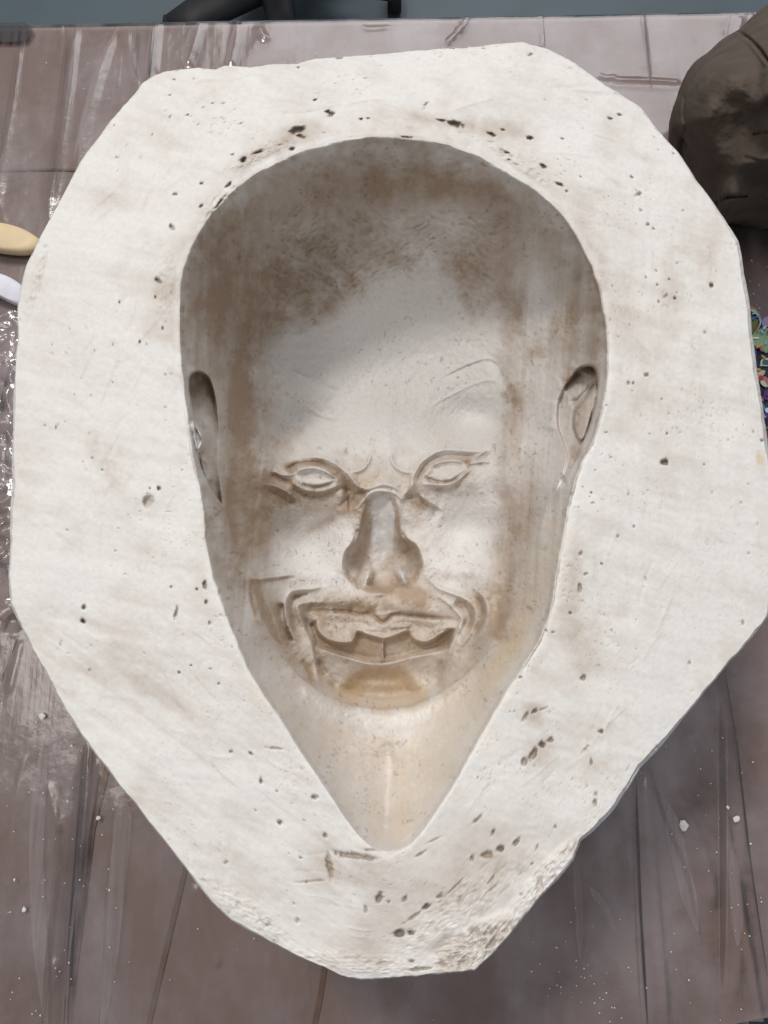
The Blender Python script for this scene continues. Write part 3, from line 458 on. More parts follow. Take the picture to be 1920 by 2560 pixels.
def simple(name, col, rough=.5, nscale=80, var=.25, bump=.2, bdist=.001, spec=.5, metal=0., coat=0.):
    m, nt, b, N, L = newmat(name); tc = N('ShaderNodeTexCoord')
    n = N('ShaderNodeTexNoise'); n.inputs['Scale'].default_value = nscale; n.inputs['Detail'].default_value = 6; L(tc.outputs['Object'], n.inputs['Vector'])
    cr = N('ShaderNodeValToRGB'); cr.color_ramp.elements[0].position = .3; cr.color_ramp.elements[1].position = .7
    cr.color_ramp.elements[0].color = (*[c*(1-var) for c in col], 1); cr.color_ramp.elements[1].color = (*[min(c*(1+var), 1) for c in col], 1)
    L(n.outputs['Fac'], cr.inputs[0]); L(cr.outputs[0], b.inputs['Base Color'])
    b.inputs['Roughness'].default_value = rough; b.inputs['Specular IOR Level'].default_value = spec; b.inputs['Metallic'].default_value = metal; b.inputs['Coat Weight'].default_value = coat
    bp = N('ShaderNodeBump'); bp.inputs['Strength'].default_value = bump; bp.inputs['Distance'].default_value = bdist; L(n.outputs['Fac'], bp.inputs['Height']); L(bp.outputs[0], b.inputs['Normal'])
    return m

# ------------------------------------------------------------------ object helpers
def mesh_obj(name, V, F, mat, parent=None, attr=None, smooth=True):
    me = bpy.data.meshes.new(name); V = np.asarray(V, np.float32); F = np.asarray(F, np.int32)
    k = F.shape[1]
    me.vertices.add(len(V)); me.vertices.foreach_set('co', V.ravel())
    me.loops.add(F.size); me.loops.foreach_set('vertex_index', F.ravel())
    me.polygons.add(len(F)); me.polygons.foreach_set('loop_start', np.arange(0, F.size, k, dtype=np.int32)); me.polygons.foreach_set('loop_total', np.full(len(F), k, np.int32))
    me.polygons.foreach_set('use_smooth', np.full(len(F), smooth))
    me.update(calc_edges=True); me.validate()
    if attr is not None:
        a = me.color_attributes.new('tone', 'FLOAT_COLOR', 'POINT'); a.data.foreach_set('color', np.concatenate([attr, np.ones((len(V), 1))], 1).astype(np.float32).ravel())
    me.materials.append(mat)
    o = bpy.data.objects.new(name, me); COL.objects.link(o)
    if parent: o.parent = parent
    return o
def thing(name, label, cat, loc=(0, 0, 0), group=None):
    o = bpy.data.objects.new(name, None); COL.objects.link(o); o.empty_display_size = .02; o.location = loc; o['label'] = label; o['category'] = cat
    if group: o['group'] = group
    return o
def tag(o, label=None, cat=None, group=None, kind=None):
    for k, v in (('label', label), ('category', cat), ('group', group), ('kind', kind)):
        if v: o[k] = v
    return o
def submesh(name, V, F, A_, mask, mat, parent):
    f = F[mask]; used, inv = np.unique(f, return_inverse=True)
    return mesh_obj(name, V[used], inv.reshape(f.shape), mat, parent, A_[used])

# ------------------------------------------------------------------ the mould
NT = 1600; NR1, NR2, NR3 = 400, 230, 10
tg = -np.pi + np.arange(NT)*2*np.pi/NT
rim_r = np.interp(tg, tha, rim_tab)
out_r = polar_radius(OUT, tg)
def ring_noise(scale, seed): a = tg; return fbm(np.cos(a)*400+500, np.sin(a)*400+500, scale, seed, 4, gain=.7)
def angf(cx_, w): d = np.abs((tg-cx_+np.pi) % (2*np.pi)-np.pi); return sstep(1-d/w)
jag = ring_noise(30, 3)*1.6 + ring_noise(11, 4)*2.6*(.35+angf(R(180), R(30))*.9+angf(R(-110), R(40))*.7+angf(R(75), R(35))*1.0)
out_r = out_r + jag
edge_w = 2.6 + 7*angf(R(50), R(26)) + 4*angf(R(0), R(30)) + 7*angf(R(-28), R(24)) + 4*angf(R(180), R(22)) + np.clip(ring_noise(40, 9), -.5, 1)*4
top_r = out_r - edge_w
rows_u, rows_v, rows_z = [], [], []
ct, st_ = np.cos(tg), np.sin(tg)
fr1 = (np.arange(1, NR1+1)/NR1); fr2 = np.arange(1, NR2+1)/NR2; fr3 = np.arange(1, NR3+1)/NR3
RR = [f*rim_r for f in fr1] + [rim_r+(top_r-rim_r)*f for f in fr2]
RR = np.array(RR); Ug = CX+RR*ct; Vg = CY+RR*st_
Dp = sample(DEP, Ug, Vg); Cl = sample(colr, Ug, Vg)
# rounded, chipped edge
e0 = RR[-1]; Re = np.array([e0+edge_w*f for f in fr3]); Ue = CX+Re*ct; Ve = CY+Re*st_
chip = fbm(Ue, Ve, 9, 44, 4, gain=.7)*.0016
De = sample(DEP, Ue*0+Ug[-1], Ve*0+Vg[-1])*(1-fr3[:,None]) + (edge_w*.0007)[None]*(1-np.sqrt(np.clip(1-fr3[:,None]**2, 0, 1)))*1.0 + edge_w[None]*.0004*fr3[:,None] + chip*np.sin(fr3*np.pi)[:,None] + np.clip(edge_w[None]-4, 0, 8)*.00030*(np.exp(-((fr3[:,None]-.42)/.16)**2)-.9*np.exp(-((fr3[:,None]-.8)/.14)**2))*(.5+ring_noise(26, 12)[None])
Ce = sample(colr, Ue*0+Ug[-1], Ve*0+Vg[-1])
Ua = np.vstack([Ug, Ue]); Va = np.vstack([Vg, Ve]); Da = np.vstack([Dp, De]); Ca = np.concatenate([Cl, Ce], 0)
Pw = ray_hit(Ua, Va, 0*Ua+(ZTOP-Da))
nr = Pw.shape[0]
zc = ZTOP - sample(DEP, np.array([CX]), np.array([CY])); pc = ray_hit(np.array([CX]), np.array([CY]), zc)[0]
V = np.concatenate([[pc], Pw.reshape(-1, 3)]); A_ = np.concatenate([sample(colr, np.array([CX]), np.array([CY])), Ca.reshape(-1, 3)])
j = np.arange(NT); jn = (j+1) % NT
FQ = np.concatenate([np.stack([1+(r*NT)+j, 1+(r*NT)+jn, 1+((r+1)*NT)+jn, 1+((r+1)*NT)+j], 1) for r in range(nr-1)])
cenU = np.repeat(0, 1)
# outer sides down to the table: rough cast plaster
NS = 26; side = []; last = Pw[-1]; cen = np.array([last[:,0].mean(), last[:,1].mean()]); dirv = last[:, :2]-cen; dist = np.linalg.norm(dirv, axis=1, keepdims=True); dirn = dirv/dist
for k in range(1, NS+1):
    f = k/NS; z = last[:,2]*(1-f)+.0045*f
    off = -.012*f**.8 + fbm(tg*400, np.full(NT, k*14.), 60, 77, 4)*.004*min(1, k/3)
    side.append(np.concatenate([last[:, :2]+dirn*off[:, None], z[:, None]], 1))
SV = np.concatenate([last[None], np.array(side)]).reshape(-1, 3)
SF = np.concatenate([np.stack([(r*NT)+j, (r*NT)+jn, ((r+1)*NT)+jn, ((r+1)*NT)+j], 1) for r in range(NS)])
mould = thing('plaster_mould', 'large cream plaster mould with the hollow imprint of a bald frowning face', 'mould', (0, 0, 0))
# divide the surface into its parts
rowf = np.repeat(np.arange(nr-1), NT); colf = np.tile(j, nr-1)
fu = Ua[rowf, colf]; fv_ = Va[rowf, colf]
def inpoly(p): return inside(fu, fv_, catmull(p, True))
cavm = rowf < NR1; edm = rowf >= NR1+NR2-1
m_nose = cavm & inpoly(nose)
m_mouth = cavm & inpoly(lipU + M([(1460,260),(1400,350),(1360,440)]) + low[12:]) & ~m_nose
m_eye = [cavm & inpoly(E([(200,240),(250,175),(380,148),(470,158),(560,215),(640,310),(600,400),(430,395),(300,350)])), cavm & inpoly(E([(1005,330),(1030,220),(1120,135),(1250,105),(1430,118),(1430,200),(1300,330),(1180,345),(1060,350)]))]
m_ear = [cavm & inpoly(earL), cavm & inpoly(earR)]
rest = cavm & ~m_nose & ~m_mouth & ~m_eye[0] & ~m_eye[1] & ~m_ear[0] & ~m_ear[1]
cavo = submesh('face_hollow', V, FQ, A_, rest, PLASTER, mould)
# close the middle with a fan
fan = np.stack([np.zeros(NT, int), 1+jn, 1+j], 1)
submesh('nose_bridge', V, fan, A_, np.ones(NT, bool), PLASTER, cavo)
submesh('nose_hollow', V, FQ, A_, m_nose, PLASTER, cavo)
submesh('mouth_hollow', V, FQ, A_, m_mouth, PLASTER, cavo)
for m_ in m_eye: submesh('eye_hollow', V, FQ, A_, m_, PLASTER, cavo)
for m_ in m_ear: submesh('ear_hollow', V, FQ, A_, m_, PLASTER, cavo)
submesh('flat_rim', V, FQ, A_, ~cavm & ~edm, PLASTER, mould)
submesh('chipped_edge', V, FQ, A_, edm, PLASTER, mould)
mesh_obj('outer_side', SV, SF, PLASTER, mould, np.tile(np.array([[.72, .69, .64]]), (len(SV), 1)))

# ------------------------------------------------------------------ table, plastic sheet, floor
corners = [ray_hit(np.array([u]), np.array([v]), 0.)[0] for u, v in ((-420, 68), (2100, 22), (1900, 2150), (1660, 2197), (1560, 2220), (-300, 2620))]
def table_mat():
    m, nt, b, N, L = newmat('table_board'); tc = N('ShaderNodeTexCoord')
    n = N('ShaderNodeTexNoise'); n.inputs['Scale'].default_value = 7; n.inputs['Detail'].default_value = 5; L(tc.outputs['Object'], n.inputs['Vector'])
    mp = N('ShaderNodeMapping'); mp.inputs['Scale'].default_value = (5, 2, 1); L(tc.outputs['Object'], mp.inputs['Vector'])
    n2 = N('ShaderNodeTexNoise'); n2.inputs['Scale'].default_value = 1; n2.inputs['Detail'].default_value = 5; L(mp.outputs[0], n2.inputs['Vector'])
    cr = N('ShaderNodeValToRGB'); e = cr.color_ramp.elements; e[0].position = .22; e[0].color = (.170, .112, .094, 1); e[1].position = .80; e[1].color = (.300, .205, .175, 1)
    ad = N('ShaderNodeMix'); ad.inputs[0].default_value = .45; L(n.outputs['Fac'], ad.inputs[2]); L(n2.outputs['Fac'], ad.inputs[3]); L(ad.outputs[0], cr.inputs[0]); L(cr.outputs[0], b.inputs['Base Color'])
    b.inputs['Roughness'].default_value = .55; return m
def prism(name, pts, z0, z1, mat, parent=None, bev=0.):
    bm = bmesh.new(); lo = [bm.verts.new((p[0], p[1], z0)) for p in pts]; hi = [bm.verts.new((p[0], p[1], z1)) for p in pts]; n = len(pts)
    bm.faces.new(hi); bm.faces.new(lo[::-1])
    for i in range(n): bm.faces.new((lo[i], lo[(i+1) % n], hi[(i+1) % n], hi[i]))
    bmesh.ops.recalc_face_normals(bm, faces=bm.faces)
    if bev: bmesh.ops.bevel(bm, geom=bm.edges[:], offset=bev, segments=2, affect='EDGES')
    me = bpy.data.meshes.new(name); bm.to_mesh(me); bm.free(); me.materials.append(mat); o = bpy.data.objects.new(name, me); COL.objects.link(o)
    if parent: o.parent = parent
    return o
table = thing('work_table', 'mauve brown work table top covered by a clear crinkled plastic sheet', 'table')
prism('table_top', [tuple(c[:2]) for c in corners], -.03, -.0008, table_mat(), table)
frame_m = simple('dark_frame', (.03, .03, .04), .4)
for a, b in ((0, 1),):
    p, q = corners[a], corners[b]; prism('edge_rail', [(p[0], p[1]-.004), (q[0], q[1]-.004), (q[0], q[1]-.02), (p[0], p[1]-.02)], -.07, -.031, frame_m, table)
for u, v in ((-300, 200), (1900, 200), (-200, 2300), (1700, 2100)):
    c = ray_hit(np.array([u]), np.array([v]), 0.)[0]; s = .02
    prism('leg', [(c[0]-s, c[1]-s-.03), (c[0]+s, c[1]-s-.03), (c[0]+s, c[1]+s-.03), (c[0]-s, c[1]+s-.03)], -.74, -.0305, frame_m, table)
# brown seams between boards, seen through the sheet
seam_m = simple('brown_tape', (.150, .075, .040), .6, 60)
def on_table(pts, z): return [ray_hit(np.array([u]), np.array([v]), z)[0] for u, v in pts]
def strip(name, pts, w, z, mat, parent, h=.0006, taper=False):
    P = [Vector(p) for p in on_table(pts, z)]; Vv, Ff = [], []
    for i, p in enumerate(P):
        d = (P[min(i+1, len(P)-1)]-P[max(i-1, 0)]).normalized(); n_ = Vector((-d.y, d.x, 0))*w/2*(min(1, .12+3.5*min(i, len(P)-1-i)/(len(P)-1)) if taper else 1)
        for s, zz in ((1, -h), (1, h), (-1, h), (-1, -h)): Vv.append((p.x+n_.x*s, p.y+n_.y*s, p.z+zz))
    for i in range(len(P)-1):
        a = i*4; b = a+4
        for k in range(3): Ff.append((a+k, a+k+1, b+k+1, b+k))
    return mesh_obj(name, Vv, Ff, mat, parent, smooth=False)
for pts, w in (([(0,369),(60,367),(120,366),(200,369)], .0020), (T(0, 1560, 2.211, [(600,760),(510,1130),(440,1680),(400,2000)]), .0040), (T(0, 1560, 2.211, [(1030,1330),(960,1620),(880,1960),(810,2260)]), .0034), ([(702,2080),(692,2150),(676,2230)], .0036), (T(0, 1560, 2.211, [(115,10),(50,170),(0,310)]), .0022)):
    strip('seam', pts, w, 0.0002, seam_m, table, .0004)
# plastic sheet: real folds and wrinkles
def film_mat():
    m, nt, b, N, L = newmat('clear_plastic'); tc = N('ShaderNodeTexCoord')
    n = N('ShaderNodeTexNoise'); n.inputs['Scale'].default_value = 14; n.inputs['Detail'].default_value = 7; n.inputs['Roughness'].default_value = .65; L(tc.outputs['Object'], n.inputs['Vector'])
    mp = N('ShaderNodeMapping'); mp.inputs['Scale'].default_value = (12, 4, 1); mp.inputs['Rotation'].default_value = (0, 0, .08); L(tc.outputs['Object'], mp.inputs['Vector'])
    n2 = N('ShaderNodeTexNoise'); n2.inputs['Scale'].default_value = 1.3; n2.inputs['Detail'].default_value = 6; n2.inputs['Distortion'].default_value = .6; L(mp.outputs[0], n2.inputs['Vector'])
    mul = N('ShaderNodeMath'); mul.operation = 'MULTIPLY'; L(n.outputs['Fac'], mul.inputs[0]); L(n2.outputs['Fac'], mul.inputs[1])
    mr = N('ShaderNodeMapRange'); mr.inputs['From Min'].default_value = .19; mr.inputs['From Max'].default_value = .36; mr.inputs['To Min'].default_value = .03; mr.inputs['To Max'].default_value = .42; L(mul.outputs[0], mr.inputs['Value'])
    b.inputs['Base Color'].default_value = (.40, .34, .34, 1); b.inputs['Roughness'].default_value = .5
    tr = N('ShaderNodeBsdfTransparent'); mx = N('ShaderNodeMixShader'); L(mr.outputs[0], mx.inputs[0]); L(tr.outputs[0], mx.inputs[1]); L(b.outputs[0], mx.inputs[2])
    gl = N('ShaderNodeBsdfGlossy'); gl.inputs['Roughness'].default_value = .17; fr = N('ShaderNodeFresnel'); fr.inputs['IOR'].default_value = 1.6
    mx2 = N('ShaderNodeMixShader'); L(fr.outputs[0], mx2.inputs[0]); L(mx.outputs[0], mx2.inputs[1]); L(gl.outputs[0], mx2.inputs[2])
    n3 = N('ShaderNodeTexNoise'); n3.inputs['Scale'].default_value = 160; n3.inputs['Detail'].default_value = 4; L(tc.outputs['Object'], n3.inputs['Vector'])
    bp = N('ShaderNodeBump'); bp.inputs['Strength'].default_value = .35; bp.inputs['Distance'].default_value = .0006
    mp4 = N('ShaderNodeMapping'); mp4.inputs['Scale'].default_value = (210, 5, 1); mp4.inputs['Rotation'].default_value = (0, 0, .05); L(tc.outputs['Object'], mp4.inputs['Vector'])
    n5 = N('ShaderNodeTexNoise'); n5.noise_type = 'RIDGED_MULTIFRACTAL'; n5.inputs['Scale'].default_value = 11; n5.inputs['Detail'].default_value = 5; n5.inputs['Distortion'].default_value = 1.2; L(tc.outputs['Object'], n5.inputs['Vector'])
    bp5 = N('ShaderNodeBump'); bp5.inputs['Strength'].default_value = .5; bp5.inputs['Distance'].default_value = .004; L(n5.outputs['Fac'], bp5.inputs['Height']); L(bp5.outputs[0], bp.inputs['Normal'])
    n4 = N('ShaderNodeTexNoise'); n4.inputs['Scale'].default_value = 1; n4.inputs['Detail'].default_value = 5; n4.inputs['Distortion'].default_value = .4; L(mp4.outputs[0], n4.inputs['Vector'])
    ad4 = N('ShaderNodeMath'); ad4.operation = 'MULTIPLY_ADD'; ad4.inputs[1].default_value = 1.1; L(n4.outputs['Fac'], ad4.inputs[0]); L(n3.outputs['Fac'], ad4.inputs[2]); L(ad4.outputs[0], bp.inputs['Height'])
    L(bp.outputs[0], gl.inputs['Normal']); L(bp.outputs[0], fr.inputs['Normal'])
    L(mx2.outputs[0], nt.nodes['Material Output'].inputs['Surface']); return m
FILM = film_mat()
c0, c1 = corners[0], corners[1]
x0, x1 = -.62, .62; y0 = -.32
sxn, syn = 620, 460
xs = np.linspace(x0, x1, sxn); tt = np.linspace(0, 1, syn)
far = c0[1]+(xs-c0[0])/(c1[0]-c0[0])*(c1[1]-c0[1])
XX = np.tile(xs, (syn, 1)); YY = y0+(far[None]+.001-y0)*tt[:, None]
ZZ = .0016 + np.maximum(fbm(XX*1000, YY*1000, 60, 201, 3, 1, 3), 0)*.0012 + fbm(XX*1000, YY*1000, 16, 202, 3, 1, 2)*.0003
def to_px(X, Y, Z):                                 # where a point of the place shows, used only to lay traced creases on the table
    dx = X; dy = Y; dz = Z-CAMH; yc = dy*CT+dz*ST; zc_ = -(dy*-ST+dz*CT); return 829.5+dx/zc_*FD, 1106-yc/zc_*FD
PU, PV = to_px(XX, YY, 0.)
def crease(pts, w, h):
    P = np.array([p[:2] for p in on_table(catmull(pts), 0.)]); lo = P.min(0)-w*4; hi = P.max(0)+w*4
    jj = np.where((YY[:, 0] >= lo[1]-.05) & (YY[:, -1] <= hi[1]+.05))[0]; ii = np.where((xs >= lo[0]) & (xs <= hi[0]))[0]
    if len(jj) == 0 or len(ii) == 0: return
    s = (slice(jj[0], jj[-1]+1), slice(ii[0], ii[-1]+1)); d, t = pdist(XX[s], YY[s], P)
    ZZ[s] += h*.45*np.exp(-(d/w)**2)*np.clip(np.minimum(t, 1-t)*8, 0, 1)
for pts, w, h in [
  ([(333,50),(328,120),(322,200)],.0022,.004),([(345,50),(338,160)],.0016,.002),([(250,70),(215,170),(180,300),(160,420),(140,500)],.004,.003),([(232,70),(190,200),(165,330)],.003,.002),
  ([(165,60),(150,160),(130,320),(100,480)],.005,.003),([(45,90),(30,200),(10,330),(-10,450)],.005,.003),([(435,50),(425,90),(405,150)],.003,.005),([(515,52),(512,90),(498,150)],.003,.004),
  ([(1010,35),(1000,60),(960,100)],.002,.003),([(1165,30),(1168,70),(1170,110)],.0016,.003),([(1385,30),(1390,90),(1400,180)],.002,.002),([(1600,40),(1590,80)],.002,.002),
  ([(195,1600),(190,1700),(180,1800),(165,1950),(152,2080),(145,2230)],.0028,.0045),([(210,1640),(196,1760),(186,1860),(172,2000)],.0016,.003),([(20,1500),(50,1380)],.002,.002),
  ([(255,1700),(245,1850),(230,2000),(215,2230)],.006,.0015),([(1395,1650),(1400,1750),(1410,1880),(1425,2050),(1440,2220)],.002,.0035),([(1545,1600),(1560,1740),(1590,1900),(1625,2100),(1645,2220)],.002,.003),
  ([(1430,1640),(1470,1740),(1520,1850),(1545,1960)],.004,.0025),([(1590,1660),(1600,1800),(1595,1950),(1590,2150)],.004,.002),
  ([(0,690),(20,688),(44,700)],.0012,.004),([(0,735),(26,720),(20,745)],.0012,.004),([(-20,770),(10,775),(24,790)],.0015,.004),([(35,780),(22,860),(4,960),(-10,1040)],.0025,.004),([(0,830),(14,850),(30,900)],.002,.004),
  ([(-10,900),(15,920),(30,960)],.002,.005),([(0,1000),(12,1020),(26,1030)],.002,.005),([(-10,1080),(10,1090),(26,1080)],.0018,.005),([(-10,1120),(15,1150),(25,1200)],.002,.005),([(0,1220),(14,1210),(22,1240)],.002,.005),([(0,1290),(10,1300),(22,1292)],.0012,.003),
  ([(1320,175),(1400,178),(1470,182)],.002,.003),([(1290,165),(1310,172),(1330,168)],.002,.003),([(780,60),(800,66),(850,62)],.0025,.0015),([(560,60),(565,75),(580,90)],.003,.004)]:
    crease(pts, w, h)
cr_l = sstep((120-PU)/120)*sstep((PV-650)/60)*sstep((1420-PV)/120)
rw = 1-np.abs(fbm(XX*1000, YY*1000, 26, 205, 3, 1, .8))*2.4
ZZ += cr_l*np.clip(rw, -.5, 1)*.0035
for k in range(46):                                  # short random tension creases
    u, v = random.uniform(-150, 1800), random.choice([random.uniform(40, 500), random.uniform(1500, 2230)]); a = R(90+random.gauss(0, 16)); l = random.uniform(60, 260)
    crease([(u, v), (u+math.cos(a)*l*.5+random.uniform(-4, 4), v+math.sin(a)*l*.5), (u+math.cos(a)*l, v+math.sin(a)*l)], random.uniform(.0015, .004), random.uniform(.0006, .0018))
# the sheet hangs over the far edge
GV = np.stack([XX, YY, ZZ], -1); hang = []
for k in range(1, 14):
    f = k/13; row = GV[-1].copy(); row[:, 1] += .004*min(1, k/3)+fbm(xs*1000, xs*0+k*9., 40, 210, 3)*.004*f; row[:, 2] = GV[-1][:, 2]*(1-min(1,k/2))-.10*f+.0; hang.append(row)
GV = np.concatenate([GV, np.array(hang)]); nrw = GV.shape[0]
idx = np.arange(nrw*sxn).reshape(nrw, sxn); GF = np.stack([idx[:-1, :-1], idx[:-1, 1:], idx[1:, 1:], idx[1:, :-1]], -1).reshape(-1, 4)
# cut to the near edge of the table
near = np.array([c[:2] for c in corners[2:]])
cx_ = GV.reshape(-1, 3)[GF].mean(1); keep = inside(cx_[:, 0], cx_[:, 1], np.array([(c[0]*1.0, c[1]) for c in corners])) | ((cx_[:, 1] > .3) & (cx_[:, 0] < corners[1][0]) & (cx_[:, 0] > corners[0][0]))
mesh_obj('plastic_sheet', GV.reshape(-1, 3), GF[keep], FILM, table)

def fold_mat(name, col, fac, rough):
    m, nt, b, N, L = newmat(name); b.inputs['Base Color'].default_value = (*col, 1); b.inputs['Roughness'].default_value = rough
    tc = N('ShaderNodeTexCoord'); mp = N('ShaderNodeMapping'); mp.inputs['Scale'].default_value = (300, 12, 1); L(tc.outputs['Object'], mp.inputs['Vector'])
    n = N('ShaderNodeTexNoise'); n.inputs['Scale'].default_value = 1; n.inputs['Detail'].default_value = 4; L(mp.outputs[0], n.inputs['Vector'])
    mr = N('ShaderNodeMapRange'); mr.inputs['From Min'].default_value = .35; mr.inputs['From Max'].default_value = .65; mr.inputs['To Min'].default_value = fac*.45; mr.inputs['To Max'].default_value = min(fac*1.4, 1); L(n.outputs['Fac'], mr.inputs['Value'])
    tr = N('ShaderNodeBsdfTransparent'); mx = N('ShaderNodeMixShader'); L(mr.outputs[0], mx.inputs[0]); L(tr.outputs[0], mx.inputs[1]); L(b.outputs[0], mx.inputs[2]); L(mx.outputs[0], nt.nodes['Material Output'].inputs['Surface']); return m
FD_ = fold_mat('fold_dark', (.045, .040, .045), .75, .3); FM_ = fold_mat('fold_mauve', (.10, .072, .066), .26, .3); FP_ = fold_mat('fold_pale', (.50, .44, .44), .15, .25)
K4 = lambda p: T(0, 1560, 2.211, p); K5 = lambda p: T(1220, 1560, 2.211, p)
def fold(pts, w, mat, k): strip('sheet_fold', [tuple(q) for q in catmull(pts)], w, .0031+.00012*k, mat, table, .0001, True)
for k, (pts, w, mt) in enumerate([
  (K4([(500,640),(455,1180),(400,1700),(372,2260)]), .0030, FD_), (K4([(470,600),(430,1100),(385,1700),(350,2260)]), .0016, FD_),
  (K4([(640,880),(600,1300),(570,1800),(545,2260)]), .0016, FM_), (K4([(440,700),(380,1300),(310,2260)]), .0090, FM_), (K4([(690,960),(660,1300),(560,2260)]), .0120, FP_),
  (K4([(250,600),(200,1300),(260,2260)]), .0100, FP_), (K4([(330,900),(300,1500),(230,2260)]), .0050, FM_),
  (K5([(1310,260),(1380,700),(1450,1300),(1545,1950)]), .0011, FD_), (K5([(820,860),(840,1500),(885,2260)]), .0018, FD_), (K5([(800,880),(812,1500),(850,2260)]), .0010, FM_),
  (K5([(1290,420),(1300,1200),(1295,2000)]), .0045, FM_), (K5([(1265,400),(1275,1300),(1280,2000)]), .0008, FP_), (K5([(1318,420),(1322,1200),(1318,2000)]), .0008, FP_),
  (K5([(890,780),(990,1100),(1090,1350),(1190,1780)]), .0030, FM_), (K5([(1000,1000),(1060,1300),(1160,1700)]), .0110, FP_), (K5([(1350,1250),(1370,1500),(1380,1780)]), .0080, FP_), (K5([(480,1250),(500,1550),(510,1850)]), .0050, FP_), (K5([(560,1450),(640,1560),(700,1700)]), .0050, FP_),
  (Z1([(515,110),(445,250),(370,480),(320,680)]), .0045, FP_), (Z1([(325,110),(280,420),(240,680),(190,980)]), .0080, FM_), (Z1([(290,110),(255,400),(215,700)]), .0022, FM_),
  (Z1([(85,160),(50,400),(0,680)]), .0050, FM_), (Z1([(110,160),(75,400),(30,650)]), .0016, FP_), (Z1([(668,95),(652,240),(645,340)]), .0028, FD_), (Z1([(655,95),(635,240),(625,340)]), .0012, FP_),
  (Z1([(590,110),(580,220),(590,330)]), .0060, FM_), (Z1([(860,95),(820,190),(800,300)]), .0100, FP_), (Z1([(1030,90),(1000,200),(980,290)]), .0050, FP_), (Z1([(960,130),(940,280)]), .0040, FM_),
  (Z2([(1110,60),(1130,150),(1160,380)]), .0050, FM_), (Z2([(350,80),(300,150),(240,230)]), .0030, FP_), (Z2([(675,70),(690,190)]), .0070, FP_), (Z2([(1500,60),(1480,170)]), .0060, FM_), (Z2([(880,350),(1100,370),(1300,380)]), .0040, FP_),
  (Z1([(-80,136),(60,140),(140,128)]), .0200, FD_), (T(0, 500, 2.0875, [(80,780),(40,940),(0,1100)]), .0040, FD_), (T(0, 500, 2.0875, [(90,1100),(50,1250),(10,1500)]), .0080, FM_)]): fold(pts, w, mt, k % 5)  # first strip of this row stands in for a black corner object
floor_m = simple('floor_vinyl', (.070, .098, .110), .5, 6, .12, .05)
fl = prism('floor', [(-4, -3), (4, -3), (4, 5), (-4, 5)], -.80, -.74, floor_m); tag(fl, kind='structure')

# ------------------------------------------------------------------ chair base on the floor behind the table
black = simple('black_plastic', (.010, .010, .012), .6, 30, .3)
def tube(name, pts, rads, mat, parent=None, seg=14, flat=1.0):
    P = [Vector(p) for p in pts]; Vv, Ff = [], []
    for i, p in enumerate(P):
        d = (P[min(i+1, len(P)-1)]-P[max(i-1, 0)]).normalized(); s = d.cross(Vector((0, 0, 1))); s = s.normalized() if s.length > 1e-4 else Vector((1, 0, 0)); u_ = s.cross(d)
        for k in range(seg):
            a = 2*math.pi*k/seg; q = p+s*math.cos(a)*rads[i]+u_*math.sin(a)*rads[i]*flat; Vv.append(q)
    n = len(P)
    for i in range(n-1):
        for k in range(seg): Ff.append((i*seg+k, i*seg+(k+1) % seg, (i+1)*seg+(k+1) % seg, (i+1)*seg+k))
    bm = bmesh.new(); vs_ = [bm.verts.new(v) for v in Vv]
    for f in Ff: bm.faces.new([vs_[q] for q in f])
    bm.faces.new(vs_[:seg][::-1]); bm.faces.new(vs_[-seg:])
    bmesh.ops.recalc_face_normals(bm, faces=bm.faces)
    for f in bm.faces: f.smooth = True
    me = bpy.data.meshes.new(name); bm.to_mesh(me); bm.free(); me.materials.append(mat); o = bpy.data.objects.new(name, me); COL.objects.link(o)
    if parent: o.parent = parent
    return o
zf = -.66
chair = thing('office_chair', 'black five-star chair base on the floor behind the table', 'chair')
def onf(pts, z): return [tuple(ray_hit(np.array([u]), np.array([v]), z)[0]) for u, v in pts]
hub = onf([(600, -70)], zf)[0]
tube('leg', [hub] + onf([(540, -25), (480, 5), (420, 35), (375, 60)], zf), [.045, .042, .040, .036, .030], black, chair, flat=.6)
tube('leg', [hub] + onf([(598, -10), (604, 25), (612, 70)], zf), [.045, .034, .030, .028], black, chair, flat=.6)
tube('leg', [hub] + onf([(700, -60), (780, -40), (850, -25)], zf), [.045, .036, .032, .028], black, chair, flat=.6)
tube('leg', [hub] + onf([(500, -130), (420, -170)], zf), [.045, .036, .030], black, chair, flat=.6)
tube('leg', [hub] + onf([(720, -150), (800, -200)], zf), [.045, .036, .030], black, chair, flat=.6)
tube('column', [(hub[0], hub[1], zf-.02), (hub[0], hub[1], -.35)], [.03, .03], black, chair)
tube('seat', [(hub[0], hub[1], -.34), (hub[0], hub[1], -.335), (hub[0], hub[1], -.29), (hub[0], hub[1], -.28)], [.12, .15, .15, .12], black, chair, seg=28)
for u, v in ((852, -8), (375, 68), (612, 80)):
    c = onf([(u, v)], -.71)[0]; cs = thing('x', '', '') if False else None
    w = tube('caster', [(c[0]-.014, c[1], -.71), (c[0]+.014, c[1], -.71)], [.029, .029], black, chair, seg=20)

